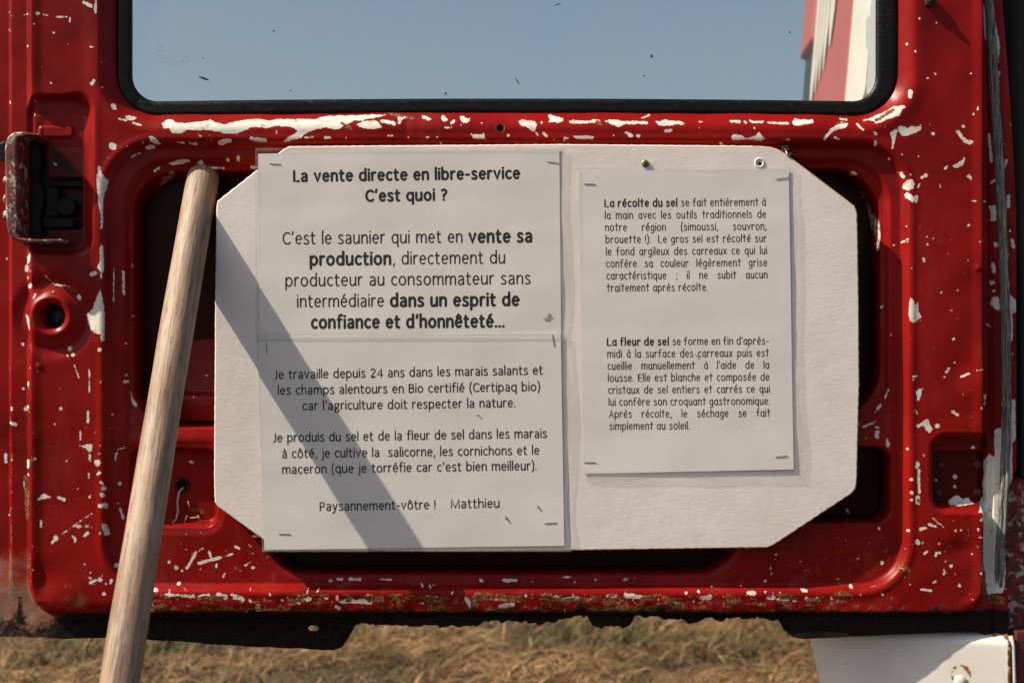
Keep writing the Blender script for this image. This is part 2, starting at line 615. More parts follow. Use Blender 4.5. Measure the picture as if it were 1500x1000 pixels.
def build_grass():
    V, F, T = [], [], []

    def blade(x, y, az, ln, w, lift, tone, curl):
        dx, dy = math.cos(az), math.sin(az)
        sx, sy = -dy, dx
        n = 4
        base = len(V)
        for i in range(n + 1):
            t = i / n
            z = 0.002 + ln * lift * (t - curl * t * t)
            d = ln * math.sqrt(max(1 - lift * lift, 0.05)) * t
            cv = 0.12 * ln * math.sin(t * 2.5 + x * 40)
            px, py = x + dx * d + sx * cv, y + dy * d + sy * cv
            ww = w * (1 - 0.75 * t)
            V.append((px - sx * ww, py - sy * ww, max(z, 0.001)))
            V.append((px + sx * ww, py + sy * ww, max(z, 0.001) + ww * 0.6))
            T.extend((tone, tone))
        for i in range(n):
            a = base + 2 * i
            F.append((a, a + 1, a + 3, a + 2))

    tufts = [(random.uniform(-1.6, 1.6), random.uniform(0.5, 3.0), random.uniform(0.05, 0.14)) for _ in range(70)]
    tufts += [(-0.05, 1.9, .13), (0.18, 1.8, .15), (0.27, 1.95, .12), (-0.52, 1.55, .12), (-0.9, 1.3, .15), (-0.85, 1.6, .15), (0.42, 1.85, .12), (-0.7, 1.25, .12), (0.12, 1.5, .07)]
    for i in range(84000):                    # matted dry straw
        if i < 72000:
            x, y = random.uniform(-1.15, 1.15), random.uniform(0.75, 2.9)
        else:
            x, y = random.uniform(-2.2, 2.2), random.uniform(-1.0, 4.5)
        cl = math.sin(x * 9 + 3 * math.sin(y * 7)) + math.sin(y * 11 + 2 * math.sin(x * 6))
        if cl < -0.5 and random.random() < 0.7:
            continue
        t = min(1, max(0.24, random.gauss(0.46 + 0.07 * cl, 0.18)))
        if cl < 0.0 and random.random() < 0.42:
            t = random.uniform(0.05, 0.28)
        blade(x, y, random.uniform(0, 6.28), random.uniform(0.025, 0.10), random.uniform(0.0006, 0.0017), random.uniform(0.05, 0.8), t, random.uniform(0.4, 1.0))
    for i in range(900):                      # longer pale stalks
        x, y = random.uniform(-1.8, 1.8), random.uniform(-0.2, 3.6)
        blade(x, y, random.uniform(0, 6.28), random.uniform(0.06, 0.17), random.uniform(0.0012, 0.0026), random.uniform(0.1, 0.6), random.uniform(0.72, 1.0), 0.9)
    for x0, y0, r in tufts:                   # greener tufts
        for _ in range(int(1500 * r)):
            a, d = random.uniform(0, 6.28), r * abs(random.gauss(0, 0.6))
            blade(x0 + d * math.cos(a), y0 + d * math.sin(a), random.uniform(0, 6.28), random.uniform(0.03, 0.085), random.uniform(0.0008, 0.0022), random.uniform(0.5, 0.95), random.choice((random.uniform(0, 0.2), random.uniform(0.05, 0.3), random.uniform(0.3, 0.7))), random.uniform(0.2, 0.6))
    o = mesh("dry_grass", V, F, M['straw'])
    a = o.data.attributes.new("tone", 'FLOAT', 'POINT')
    a.data.foreach_set("value", np.array(T, dtype=np.float32))
    tag(o, "short dry straw with a few green tufts on the field", "grass", kind="stuff")


build_ground()
build_grass()

# ------------------------------------------------------------------ the rear door
VAN = empty("van", (0.75, 0.45, 0.0), "old red and white van with its rust-eaten red rear door swung open", "van")


def sdrr(X, Y, x0, y0, x1, y1, r):
    cx, cy = (x0 + x1) / 2, (y0 + y1) / 2
    qx = np.abs(X - cx) - (x1 - x0) / 2 + r
    qy = np.abs(Y - cy) - (y1 - y0) / 2 + r
    return np.hypot(np.maximum(qx, 0), np.maximum(qy, 0)) + np.minimum(np.maximum(qx, qy), 0) - r


def ss(v, a, b):
    t = np.clip((v - a) / (b - a), 0, 1)
    return t * t * (3 - 2 * t)


class Chips:
    def __init__(self, xs, ys):
        self.xs, self.ys = xs, ys
        self.f = np.full((len(ys), len(xs)), 12.0)
        self.rust = np.zeros((len(ys), len(xs)))

    def win(self, x0, x1, y0, y1, m):
        i0, i1 = np.searchsorted(self.xs, (x0 - m, x1 + m))
        j0, j1 = np.searchsorted(self.ys, (y0 - m, y1 + m))
        X, Y = np.meshgrid(self.xs[i0:i1], self.ys[j0:j1])
        return (slice(j0, j1), slice(i0, i1)), X, Y

    def cap(self, x1, y1, x2, y2, r):
        sl, X, Y = self.win(min(x1, x2), max(x1, x2), min(y1, y2), max(y1, y2), r + 8)
        dx, dy = x2 - x1, y2 - y1
        t = np.clip(((X - x1) * dx + (Y - y1) * dy) / max(dx * dx + dy * dy, 1e-6), 0, 1)
        d = np.hypot(X - x1 - t * dx, Y - y1 - t * dy) - r
        self.f[sl] = np.minimum(self.f[sl], d)

    def poly(self, pts):
        px = np.array([p[0] for p in pts], float)
        py = np.array([p[1] for p in pts], float)
        sl, X, Y = self.win(px.min(), px.max(), py.min(), py.max(), 9)
        d = np.full(X.shape, 1e9)
        ins = np.zeros(X.shape, bool)
        n = len(px)
        for i in range(n):
            ax, ay, bx, by = px[i], py[i], px[(i + 1) % n], py[(i + 1) % n]
            ex, ey = bx - ax, by - ay
            t = np.clip(((X - ax) * ex + (Y - ay) * ey) / max(ex * ex + ey * ey, 1e-6), 0, 1)
            d = np.minimum(d, np.hypot(X - ax - t * ex, Y - ay - t * ey))
            cond = (ay > Y) != (by > Y)
            xi = ax + (Y - ay) * ex / (ey if abs(ey) > 1e-9 else 1e-9)
            ins ^= cond & (X < xi)
        d = np.where(ins, -d, d)
        self.f[sl] = np.minimum(self.f[sl], d)

    def rst(self, x1, y1, x2, y2, r, a=0.9):
        sl, X, Y = self.win(min(x1, x2), max(x1, x2), min(y1, y2), max(y1, y2), r * 2.5)
        dx, dy = x2 - x1, y2 - y1
        t = np.clip(((X - x1) * dx + (Y - y1) * dy) / max(dx * dx + dy * dy, 1e-6), 0, 1)
        d = np.hypot(X - x1 - t * dx, Y - y1 - t * dy) / r
        self.rust[sl] = np.maximum(self.rust[sl], a * np.exp(-d * d * 0.8))


# chips of the door paint: (x offset, y offset, zoom), then dots (x,y,r), strokes (x1,y1,x2,y2,r), outlines
CHIPS = [
 ((0, 0, 3.745), [(207,75,10),(240,80,265,83,3),(310,93,365,94,4.5),(383,95,383,125,3),(525,0,522,70,6),(458,12,500,35,8),(293,180,6),(140,245,6),(190,135,4),(495,258,515,258,4),(502,460,515,445,9),(277,455,5),(180,550,5),(35,550,40,556,6),(615,578,628,594,9),(655,652,690,660,5),(730,675,770,685,6),(617,803,19),(800,805,835,800,8),(1240,870,9),(1297,855,1297,872,8),(830,930,855,912,6),(1365,908,1410,914,6),(1380,760,1455,770,8),(1040,785,1075,788,4),(970,782,1010,782,3.5),(1090,740,1105,750,4),(1150,745,5),(697,803,5),(1160,770,3)],
  [[(680,635),(700,628),(745,640),(735,655),(712,664),(690,650)],[(818,750),(835,745),(858,760),(885,790),(850,792),(825,775)],[(705,860),(715,848),(760,828),(765,833),(725,855),(708,862)],[(905,885),(960,872),(1030,865),(1030,880),(990,890),(925,898)],[(1060,880),(1105,868),(1100,900),(1220,908),(1220,918),(1110,918),(1085,905)],[(1185,790),(1205,770),(1235,760),(1270,762),(1265,775),(1215,795)]]),
 ((0, 0, 1), [(560,177,577,181,2.6)],
  [[(236,181),(240,175),(249,173),(256,178),(270,180),(285,178),(297,177),(306,174),(313,178),(328,182),(340,178),(357,175),(370,173),(380,173),(393,176),(405,173),(425,173),(445,173),(462,173),(470,170),(480,168),(510,167),(545,166),(568,165.5),(560,169),(548,172),(535,174),(527,177),(520,176),(510,181),(498,189),(488,190),(477,187),(466,190),(455,193),(447,196),(441,203),(425,207),(414,208),(420,202),(430,197),(436,192),(425,186),(405,185),(390,188),(375,187),(366,187),(360,192),(348,196),(330,196),(315,193),(300,190),(290,192),(275,190),(268,196),(252,196),(248,188),(240,189)],
   [(520,182),(535,177),(548,175),(556,180),(560,187),(545,190),(525,186)],[(583,182),(581,169),(587,166),(598,171),(590,174),(586,182)]]),
 ((300, 100, 3), [(960,210,985,222,7),(1085,240,1095,230,5),(1058,262,1085,260,4),(807,298,825,297,4),(205,312,245,318,6),(65,328,110,318,8),(530,305,548,305,6),(440,305,475,305,4),(1185,300,1222,302,9),(1170,290,5),(315,285,313,270,3),(905,215,5),(1215,240,4),(620,308,4),(895,305,3),(1020,305,4),(1335,295,5)],
  [[(1035,205),(1050,200),(1070,225),(1050,235),(1040,225)],[(1118,205),(1135,203),(1155,220),(1170,208),(1165,230),(1150,243),(1135,240),(1120,225)],[(968,305),(985,295),(990,308)],[(1378,232),(1395,222),(1450,230),(1460,245),(1450,278),(1435,275),(1410,258),(1390,255)]]),
 ((700, 100, 3), [(825,275,845,275,7),(703,298,8),(378,308,395,308,4),(280,237,5),(290,285,300,300,6),(0,300,20,300,8),(1112,232,1148,234,6),(1175,235,8),(1275,238,1362,242,5),(975,234,985,235,3),(1337,314,1365,314,3),(725,215,755,200,3),(595,295,4),(335,313,4),(255,285,265,298,4)],
  [[(305,200),(320,195),(335,205),(378,215),(375,235),(350,240),(330,235),(300,242),(315,225)],[(397,230),(415,223),(440,227),(480,228),(520,222),(540,230),(530,240),(480,242),(430,245),(405,242)],[(558,230),(580,222),(620,225),(660,232),(700,228),(748,232),(748,245),(700,246),(650,245),(620,262),(600,255),(575,243)],[(780,230),(805,228),(825,218),(840,228),(870,230),(912,235),(905,252),(870,248),(830,256),(790,250)],[(640,282),(655,276),(685,292),(680,305),(665,303)],[(415,300),(440,295),(510,300),(505,314),(430,312)],[(1188,222),(1200,220),(1215,230),(1260,231),(1255,241),(1200,242)],[(1380,235),(1395,215),(1420,220),(1480,222),(1478,240),(1410,255),(1385,250)],[(1108,310),(1120,292),(1135,288),(1165,300),(1170,308),(1215,300),(1235,280),(1265,315),(1240,320),(1190,315),(1120,320)]]),
 ((1100, 0, 3.745), [(620,660,640,652,5),(500,648,530,650,6),(685,778,684,792,8),(875,505,873,530,11),(1000,733,9),(1163,692,8),(1220,628,5),(1242,590,1240,600,5),(1015,408,1005,400,3),(922,102,6),(1020,125,4),(862,238,5),(900,283,4),(960,960,10),(940,972,8),(873,957,4),(765,868,6),(920,857,4),(830,845,4),(458,755,480,765,6),(735,697,4),(830,665,4)],
  [[(640,655),(665,640),(745,605),(790,580),(840,573),(850,590),(830,600),(815,635),(780,645),(710,672),(685,678),(670,660)],[(390,770),(430,710),(500,665),(540,670),(525,700),(480,710),(440,730),(400,772)],[(578,675),(590,672),(625,715),(618,720),(590,700)],[(665,722),(690,722),(697,740),(680,744)],[(805,695),(820,685),(860,700),(885,690),(938,692),(935,712),(870,742),(825,748),(810,715)],[(762,730),(785,710),(808,708),(800,745),(788,790),(778,822),(770,815),(775,770)],[(1120,715),(1140,710),(1165,750),(1190,765),(1222,770),(1218,785),(1195,795),(1165,778),(1140,750)],[(1098,910),(1130,895),(1160,875),(1170,850),(1175,875),(1160,910),(1130,922)],[(1178,965),(1200,952),(1218,975),(1208,992)],[(812,940),(830,935),(850,965),(852,985),(835,975)]]),
 ((1100, 230, 3.7), [(850,205,872,232,12),(895,215,890,240,9),(905,162,912,148,4),(1200,237,1222,240,3.5),(1180,370,6),(1085,450,5),(953,432,4),(955,473,5),(935,550,937,565,6),(1033,733,6),(1100,985,7),(1275,285,1274,305,8),(1273,340,1274,380,8),(1275,430,1280,450,10),(1260,455,1235,460,4),(1298,232,7),(850,445,825,460,5),(785,475,5),(845,375,4),(730,805,724,815,5),(770,962,5),(607,385,4),(570,75,582,80,8),(655,165,690,230,2.5),(690,230,712,310,2.5),(712,310,718,420,3),(718,420,716,500,2.5)],
  [[(832,140),(850,120),(880,120),(888,145),(878,175),(850,182),(830,165)],[(862,760),(875,768),(890,800),(905,785),(910,840),(925,865),(905,885),(885,898),(862,890),(852,840)]]),
 ((1100, 480, 3.7), [(880,262,900,260,6),(880,280,4),(1060,240,1075,220,7),(1050,265,6),(1140,265,1180,248,5),(1220,235,1280,215,3),(1105,187,5),(1098,60,7),(895,450,903,465,5),(1095,455,1120,470,7),(1248,433,5),(1010,530,11),(903,735,898,755,10),(908,770,912,890,7),(905,920,905,945,12),(868,820,9),(872,893,9),(868,932,8),(935,690,6),(850,655,5),(825,680,5),(720,420,705,440,8),(745,385,760,335,4),(690,455,5),(620,540,690,515,5),(700,570,695,590,12),(750,610,755,640,8),(600,525,6),(690,540,710,545,5),(1140,815,11),(1138,870,9),(1220,650,8),(770,38,5),(640,600,5)],
  [[(895,345),(910,328),(945,325),(940,333),(925,340),(928,360),(915,398),(902,395)],[(1288,370),(1300,355),(1308,365),(1300,425),(1288,420)],[(893,525),(930,510),(960,490),(970,520),(990,550),(970,570),(945,550),(935,530),(905,545)],[(1305,730),(1325,690),(1350,705),(1350,560),(1400,540),(1450,560),(1450,840),(1425,900),(1415,1000),(1230,1000),(1255,965),(1300,940)],[(1395,0),(1420,0),(1420,400),(1465,385),(1470,600),(1450,640),(1390,540)],[(1085,965),(1110,940),(1150,915),(1180,935),(1215,930),(1230,960),(1150,970)]]),
 ((1100, 730, 3.7), [(920,165,945,160,8),(965,140,1000,150,6),(985,105,1045,155,4),(900,230,905,238,11),(1020,245,7),(940,297,955,285,6),(1085,365,9),(1048,385,1048,408,5),(1040,405,1058,402,4),(1130,468,10),(920,490,975,498,5),(1200,300,7),(1230,165,7),(1110,172,6),(1138,172,6),(1178,172,6),(1235,208,1260,212,3),(150,545,200,545,7),(300,538,8),(280,495,300,500,7),(358,535,6),(548,480,9),(720,352,8),(82,455,5),(145,308,5),(705,165,8),(855,172,7),(0,515,20,515,8),(580,90,590,105,5),(735,657,12)],
  [[(990,310),(1000,285),(1030,282),(1035,300),(1010,300),(1005,320)],[(90,535),(130,530),(130,542),(100,545)],[(1300,0),(1430,0),(1415,400),(1390,520),(1310,530),(1262,500),(1250,370),(1258,310),(1275,240),(1290,180),(1265,140),(1235,115),(1250,90),(1240,60),(1290,20)]]),
 ((300, 760, 3), [(60,330,90,345,8),(135,340,165,350,9),(235,380,230,398,8),(740,352,775,350,9),(575,385,590,392,7),(665,420,710,425,6),(805,415,890,420,8),(545,275,550,275,5),(580,268,600,270,5),(635,268,675,270,7),(770,270,815,272,4),(1310,272,1370,275,5),(1215,275,6),(985,295,990,305,5),(950,290,955,298,4),(975,340,1020,342,4),(1150,350,1165,380,8),(1300,385,1350,375,10),(1200,345,1330,350,6),(1410,335,6),(0,335,15,340,8),(205,80,240,78,4),(205,217,6),(340,355,6),(365,345,5),(510,352,5),(845,210,860,212,4),(950,215,5),(1050,205,1060,208,5),(1440,208,1490,210,4)],
  [[(415,340),(470,340),(470,358),(445,362)],[(590,360),(640,340),(660,355),(690,345),(735,360),(730,375),(690,372),(640,370),(600,372)]]),
 ((700, 760, 3), [(570,338,605,338,7),(650,335,715,340,9),(735,342,765,342,6),(860,370,895,385,10),(980,345,1020,340,8),(1105,350,10),(1190,325,1210,325,9),(1275,345,1300,345,7),(1320,350,1360,350,6),(1430,315,7),(590,210,620,212,5),(235,205,285,208,4),(375,260,410,260,3),(640,272,660,268,5),(120,275,170,273,6),(15,275,7),(425,282,5),(520,272,4),(1030,300,4),(1160,298,4),(1270,278,5),(970,318,6)],
  [[(320,345),(340,330),(370,345),(430,335),(470,345),(465,360),(400,362),(350,355)],[(490,350),(530,340),(530,352),(510,358)],[(975,215),(1010,212),(1060,182),(1070,190),(1030,215),(1005,228)]]),
 ((0, 230, 3.7), [(495,635,515,630,10),(127,590,130,610,9),(423,755,428,765,9),(190,745,180,765,5),(140,652,6),(165,618,5),(13,545,6),(605,600,603,795,3),(655,620,658,740,6),(240,640,290,690,2.5),(290,690,370,700,3.5),(950,330,950,375,9),(810,575,815,580,8),(820,255,10),(1115,858,1145,853,3),(270,20,290,40,4),(700,860,5),(695,575,700,590,3),(810,125,850,95,3),(850,95,920,68,3)],
  [[(530,50),(545,45),(555,90),(585,125),(580,160),(568,190),(560,230),(560,385),(548,395),(545,300),(535,260),(530,200),(523,120)],[(548,460),(560,480),(565,600),(550,665),(540,670),(545,625),(525,600),(540,560),(540,490)],[(545,710),(558,760),(568,850),(565,1000),(545,1000),(545,960),(510,955),(480,920),(470,900),(465,850),(500,820),(515,780),(535,740)],[(130,540),(150,520),(167,530),(160,565),(135,580)],[(133,690),(165,680),(175,695),(165,715),(135,712)],[(120,850),(130,845),(150,885),(157,935),(145,940),(130,900)]]),
 ((0, 480, 3.7), [(110,90,9),(375,112,11),(395,147,9),(365,150,5),(540,118,11),(400,200,425,270,3),(482,225,482,345,4),(475,455,474,510,6),(145,295,143,310,6),(112,330,6),(125,440,12),(140,430,8),(327,437,10),(37,515,70,525,8),(295,520,5),(668,255,6),(665,295,675,290,8),(765,430,775,445,6),(435,560,433,605,4),(485,690,487,720,6),(528,730,17),(560,870,12),(553,905,12),(540,960,565,955,8),(575,975,8),(480,790,480,815,5),(140,725,138,755,9),(358,722,6),(115,840,128,890,6),(132,940,132,990,7),(320,920,345,930,8),(420,870,5),(620,680,614,715,5),(625,660,665,652,3),(635,848,10),(5,690,5,730,8),(545,835,6),(555,845,6),(670,85,5),(1000,735,1015,740,6),(1005,380,4),(1070,265,7)],
  [[(682,345),(690,350),(700,385),(728,425),(715,432),(695,415)],[(420,635),(450,635),(470,628),(500,628),(498,660),(485,680),(470,660),(440,645)],[(515,795),(535,772),(552,785),(530,805)],[(190,940),(220,905),(240,895),(275,915),(260,925),(220,930)]]),
 ((0, 730, 3.7), [(132,15,130,50,7),(222,120,220,150,5),(465,148,478,148,6),(280,240,300,215,5),(302,212,13),(455,200,475,185,8),(565,150,575,190,12),(545,185,8),(540,40,575,35,8),(330,195,495,80,2.5),(490,455,520,440,7),(540,438,12),(600,455,605,440,9),(575,462,5),(563,515,10),(490,400,6),(460,355,5),(625,365,11),(830,495,850,497,8),(810,605,860,600,8),(900,520,1050,530,7),(1080,530,1130,525,9),(1180,530,1220,530,12),(1270,535,1310,540,9),(960,540,9),(1395,590,1400,600,11),(1015,365,1050,300,7),(1000,385,1020,360,5),(1070,355,1185,325,8),(1185,325,1250,305,4),(1055,295,1090,275,4),(1125,295,1132,320,6),(1265,265,1285,275,6),(945,380,12),(975,395,8),(905,350,7),(960,465,9),(1165,360,1163,380,4),(1210,410,1200,430,4),(1365,215,1400,205,5),(1370,380,5),(640,60,655,110,6),(630,30,6)],
  [[(400,150),(430,138),(448,150),(425,165)],[(385,195),(410,205),(415,225),(405,252),(400,230)]]),
 ((1400, 250, 4), [(175,162,7),(200,170,7),(180,240,9),(365,400,375,440,9),(340,485,8),(350,345,6),(255,540,262,585,9),(252,650,12),(262,700,9),(222,900,8),(270,425,12),(300,10,245,60,5)],
  [[(228,195),(268,192),(275,235),(270,285),(240,290),(245,240)],[(330,130),(352,125),(355,210),(330,218)],[(250,735),(285,728),(300,800),(285,820),(255,800),(240,775)],[(350,720),(390,760),(392,830),(370,835),(375,920),(365,1000),(340,1000),(340,760)]]),
 ((1100, 0, 3.745), [(1340,720,1355,870,8),(1430,870,1400,980,8),(1385,440,1395,380,6)],
  [[(1295,0),(1325,0),(1325,150),(1318,230),(1310,150)],[(1365,0),(1375,100),(1400,240),(1392,330),(1375,300),(1355,100)]]),
]
RUST = [(733,188,733,188,9,1.1),(570,165,605,172,6,.7),(500,180,515,190,5,.7),(1285,175,1310,160,6,.75),(1230,180,1240,178,5,.7),(875,178,880,182,5,.8),
        (227,893,240,890,9,.9),(540,877,560,877,9,.75),(570,900,598,900,9,.85),(630,890,660,900,14,.75),(700,872,760,878,10,.8),(720,895,780,905,14,.75),(805,878,870,878,8,.7),(985,885,1000,890,12,.85),(940,877,960,874,8,.75),(1068,876,1075,880,11,.8),(1140,880,1160,884,8,.6),(1320,830,1330,835,8,.75),(1225,870,1240,870,9,.7),
        (870,895,960,895,16,.8),(1443,810,1446,870,8,1.0),(1460,880,1470,880,14,.9),(1345,732,1346,734,5,.9),(1333,496,1334,497,3,.9),(33,700,36,760,5,.8),(275,750,290,755,6,.7),(28,200,28,300,0.1,0),(1450,905,1475,930,18,.7),(1390,925,1440,925,8,.7),(1440,740,1475,760,3,.5),(60,930,120,930,14,.75),(10,840,18,870,8,.7),(300,893,420,893,5,.65)]


def noise1(x, period, seed):
    t = np.random.default_rng(seed).uniform(-1, 1, 2048)
    u = np.asarray(x, float) / period + 700
    i = np.floor(u).astype(int)
    f = u - i
    f = f * f * (3 - 2 * f)
    return t[i % 2048] * (1 - f) + t[(i + 1) % 2048] * f


def noise2(x, y, px, py, seed):
    t = np.random.default_rng(seed).uniform(-1, 1, (512, 512))
    u, v = x / px + 100, y / py + 100
    i, j = np.floor(u).astype(int), np.floor(v).astype(int)
    f, g = u - i, v - j
    f, g = f * f * (3 - 2 * f), g * g * (3 - 2 * g)
    a = t[j % 512, i % 512] * (1 - f) + t[j % 512, (i + 1) % 512] * f
    b = t[(j + 1) % 512, i % 512] * (1 - f) + t[(j + 1) % 512, (i + 1) % 512] * f
    return a * (1 - g) + b * g


def door_bottom(x):
    px = [-60, 0, 100, 200, 300, 430, 486, 500, 519, 580, 640, 700, 742, 790, 860, 868, 920, 932, 950, 990, 1010, 1040, 1100, 1142, 1149, 1162, 1180, 1300, 1400, 1600]
    py = [932, 934, 938, 941, 948, 955, 958, 952, 921, 917, 920, 915, 909, 917, 906, 918, 921, 908, 903, 905, 915, 909, 908, 911, 924, 935, 938, 932, 928, 928]
    y = np.interp(x, px, py)
    mid = ss(x, 515, 530) * (1 - ss(x, 1130, 1146))
    j = 1.8 * noise1(x, 31, 1) + 2.6 * noise1(x, 11, 2) + 1.6 * noise1(x, 4.5, 3)
    return y + j * (0.25 * (1 - ss(x, 1150, 1200)) + 0.85 * mid)


def build_door():
    st = 1.5
    xs = np.concatenate([np.arange(-60, -12, 6.0), np.arange(-12, 1512, st)])
    ys = np.concatenate([np.arange(-420, -12, 8.0), np.arange(-12, 966, st)])
    X, Y = np.meshgrid(xs, ys)
    Yw = Y + 5.0 * (1 - ((X - 750) / 580) ** 2)
    h = np.zeros(X.shape)
    # outer flange round the raised panel
    sdP = sdrr(X, Y, 38, -380, 1447, 905, 52)
    h -= (11 + 14 * ss(X, 1380, 1440) * (1 - ss(Y, 820, 890))) * ss(sdP, -9 - 0 * X, 3)
    h += 2.5 * ss(sdP, -26, -8) * (1 - ss(sdP, -9, 0))
    h -= 7 * (1 - ss(X, 7, 13)) * (1 - ss(Y, 800, 880))
    h -= 8 * ss(X, 1452, 1462) * (1 - ss(X, 1463, 1464)) * 0.5
    h += 3.0 * np.exp(-((X - 1487) / 7.0) ** 2) * (1 - ss(Y, 700, 740))
    # window rebate
    sdW = sdrr(X, Yw, 166, -300, 1319, 165, 64)
    wl = 27 + 7 * ss(Y, 90, 160)
    h -= 20 * (1 - np.sin(np.pi / 2 * np.clip((sdW + 3) / wl, 0, 1)))
    # ridge between window and panel rolls over
    h += 2.0 * np.exp(-((sdW - 26) / 16.0) ** 2)
    # large stamped recess in two steps
    sdR = sdrr(X, Y, 151, 206, 1333, 867, 74)
    h -= 11.0 * (1 - ss(sdR, -12, 0))
    h += 1.2 * np.exp(-((sdR - 4) / 5.0) ** 2)
    sdR2 = sdrr(X, Y, 178, 229, 1308, 845, 70)
    h -= 7.0 * (1 - ss(sdR2, -9, 0)) * (1 - ss(Y, 560, 700) * (1 - 0.8 * ss(X, 420, 520) * (1 - ss(X, 960, 1080))))
    # lower lip: rolls under
    h -= 9 * ss(Y, 878, 908) * (1 - ss(sdP, -4, 4)) * (1 - 0.4 * ss(X, 1150, 1250))
    h -= 15 * ss(Y, 904, 913) * ss(X, 70, 170) * (1 - ss(X, 520, 560))
    # openings to the outer skin
    DEEP = 95
    o1 = sdrr(X, Y, 189, 247, 700, 629, 66)
    o2 = sdrr(X, Y, 800, 243, 1295, 612, 74)
    o3 = sdrr(X, Y, 384, 690, 1086, 842, 62)
    for sd, lip, dp in ((o1, 9, 74), (o2, 5, DEEP), (o3, 5, DEEP)):
        k = 1 - ss(sd, -6, 0)
        h = h * (1 - k) + (-dp) * k
        h -= 2.2 * (1 - ss(sd, 0, lip + 5)) * (1 - k)
    # shallow lower openings
    o4 = sdrr(X, Y, 184, 656, 317, 775, 20)
    k = 1 - ss(o4, -9, 0)
    h = h * (1 - k) + (-36) * k
    h -= 2.4 * (1 - ss(o4, 0, 12)) * (1 - k)
    hole = np.hypot(X - 259, Y - 715)
    h -= 26 * (1 - ss(hole, 6.5, 8.5))
    o5 = sdrr(X, Y, 1175, 654, 1310, 768, 24)
    k = 1 - ss(o5, -6, 0)
    h = h * (1 - k) + (-70) * k
    # a pressing along the floor of the left opening
    fl = (1 - ss(o1, -10, -8))
    h += fl * 10 * ss(Y, 574, 584) * (1 - ss(Y, 584, 640)) 
    h += fl * 30 * ss(Y, 470, 640) * ss(X, 210, 320)
    # latch pocket
    sdL = sdrr(X, Y, 37, 139, 132, 372, 24)
    kL = 1 - ss(sdL, -6 - 9 * ss(X, 90, 125), 2 + 6 * ss(X, 90, 125))
    h -= 17 * kL
    h -= 30 * (1 - ss(np.minimum(sdrr(X, Y, 46, 258, 117, 336, 7), sdrr(X, Y, 36, 204, 66, 346, 7)), -3, 0))
    h += 3.5 * kL * ss(Y, 160, 170) 
    tb = sdrr(X, Y, 52, 182, 105, 201, 7)
    h += 4.5 * (1 - ss(tb, -3, 0))
    h += 1.6 * np.exp(-((X - 140) / 9.0) ** 2) * ss(Y, 120, 165) * (1 - ss(Y, 330, 420))
    # ringed hole below the latch
    rr = np.hypot(X - 77, Y - 463)
    h += 5.5 * np.exp(-((rr - 27) / 6.5) ** 2)
    h -= 4.0 * np.exp(-((rr - 50) / 10.0) ** 2)
    h -= 30 * (1 - ss(rr, 15.5, 18.5))
    # hinge pocket on the right
    sdH = sdrr(X, Y, 1362, 634, 1475, 752, 26)
    h -= 15 * (1 - ss(sdH, -16, 2)) * (1 - ss(X, 1450, 1459))
    sdH2 = sdrr(X, Y, 1369, 661, 1450, 741, 12)
    h -= 14 * (1 - ss(sdH2, -5, 1))
    # dents and waves in the sheet
    h += 5.0 * np.exp(-(((X - 1462) / 26) ** 2) - ((Y - 520) / 75) ** 2) * (1 - ss(sdP, -14, 0))
    h += 3.2 * np.exp(-(((X - 1425) / 26) ** 2) - ((Y - 560) / 34) ** 2) - 3.5 * np.exp(-(((X - 1408) / 20) ** 2) - ((Y - 548) / 26) ** 2)
    h -= 4.0 * np.exp(-(((X - 1408) / 22) ** 2) - ((Y - 806) / 17) ** 2)
    h -= 3.5 * np.exp(-(((X - 62) / 16) ** 2) - ((Y - 855) / 22) ** 2)
    h += 2.0 * np.exp(-(((X - 100) / 28) ** 2) - ((Y - 868) / 16) ** 2)
    h -= 1.6 * np.exp(-(((X - 595) / 7) ** 2) - ((Y - 185) / 14) ** 2)
    for cx, cy in ((1432, 393), (58, 536)):
        h += 2.4 * np.exp(-(((X - cx) / 4) ** 2) - ((Y - cy) / 4) ** 2)
    h += 0.55 * np.sin(X * .021 + Y * .013) + 0.45 * np.sin(Y * .034 - X * .017 + 1) + .3 * np.sin(X * .061 + 2 * np.sin(Y * .03)) * np.sin(Y * .047)
    # crinkled rusty bottom edge
    rb = ss(Y, 884, 905) * (1 - 0.85 * ss(Y, 908, 918)) * ss(X, 180, 260) * (1 - 0.9 * ss(X, 1160, 1220)) * 0.6
    h += rb * (3.0 * noise2(X, Y, 17, 9, 5) + 1.8 * noise2(X, Y, 6, 5, 6))
    h += 0.5 * noise2(X, Y, 60, 60, 7) + 0.25 * noise2(X, Y, 22, 26, 8) + 0.9 * noise2(X, Y, 16, 14, 9) * ss(Y, 858, 890) * (1 - ss(X, 1300, 1400))
    # drilled rusty hole under the window
    h -= 16 * (1 - ss(np.hypot(X - 733, Y - 188), 4.0, 5.5))

    # wear
    c = Chips(xs, ys)
    for (ox, oy, sc), caps, polys in CHIPS:
        for t in caps:
            if len(t) == 3:
                x, y, r = t
                c.cap(ox + x / sc, oy + y / sc, ox + x / sc, oy + y / sc, r / sc * 1.12 + 0.25)
            else:
                c.cap(ox + t[0] / sc, oy + t[1] / sc, ox + t[2] / sc, oy + t[3] / sc, t[4] / sc * 1.1 + 0.25)
        for pts in polys:
            c.poly([(ox + x / sc, oy + y / sc) for x, y in pts])
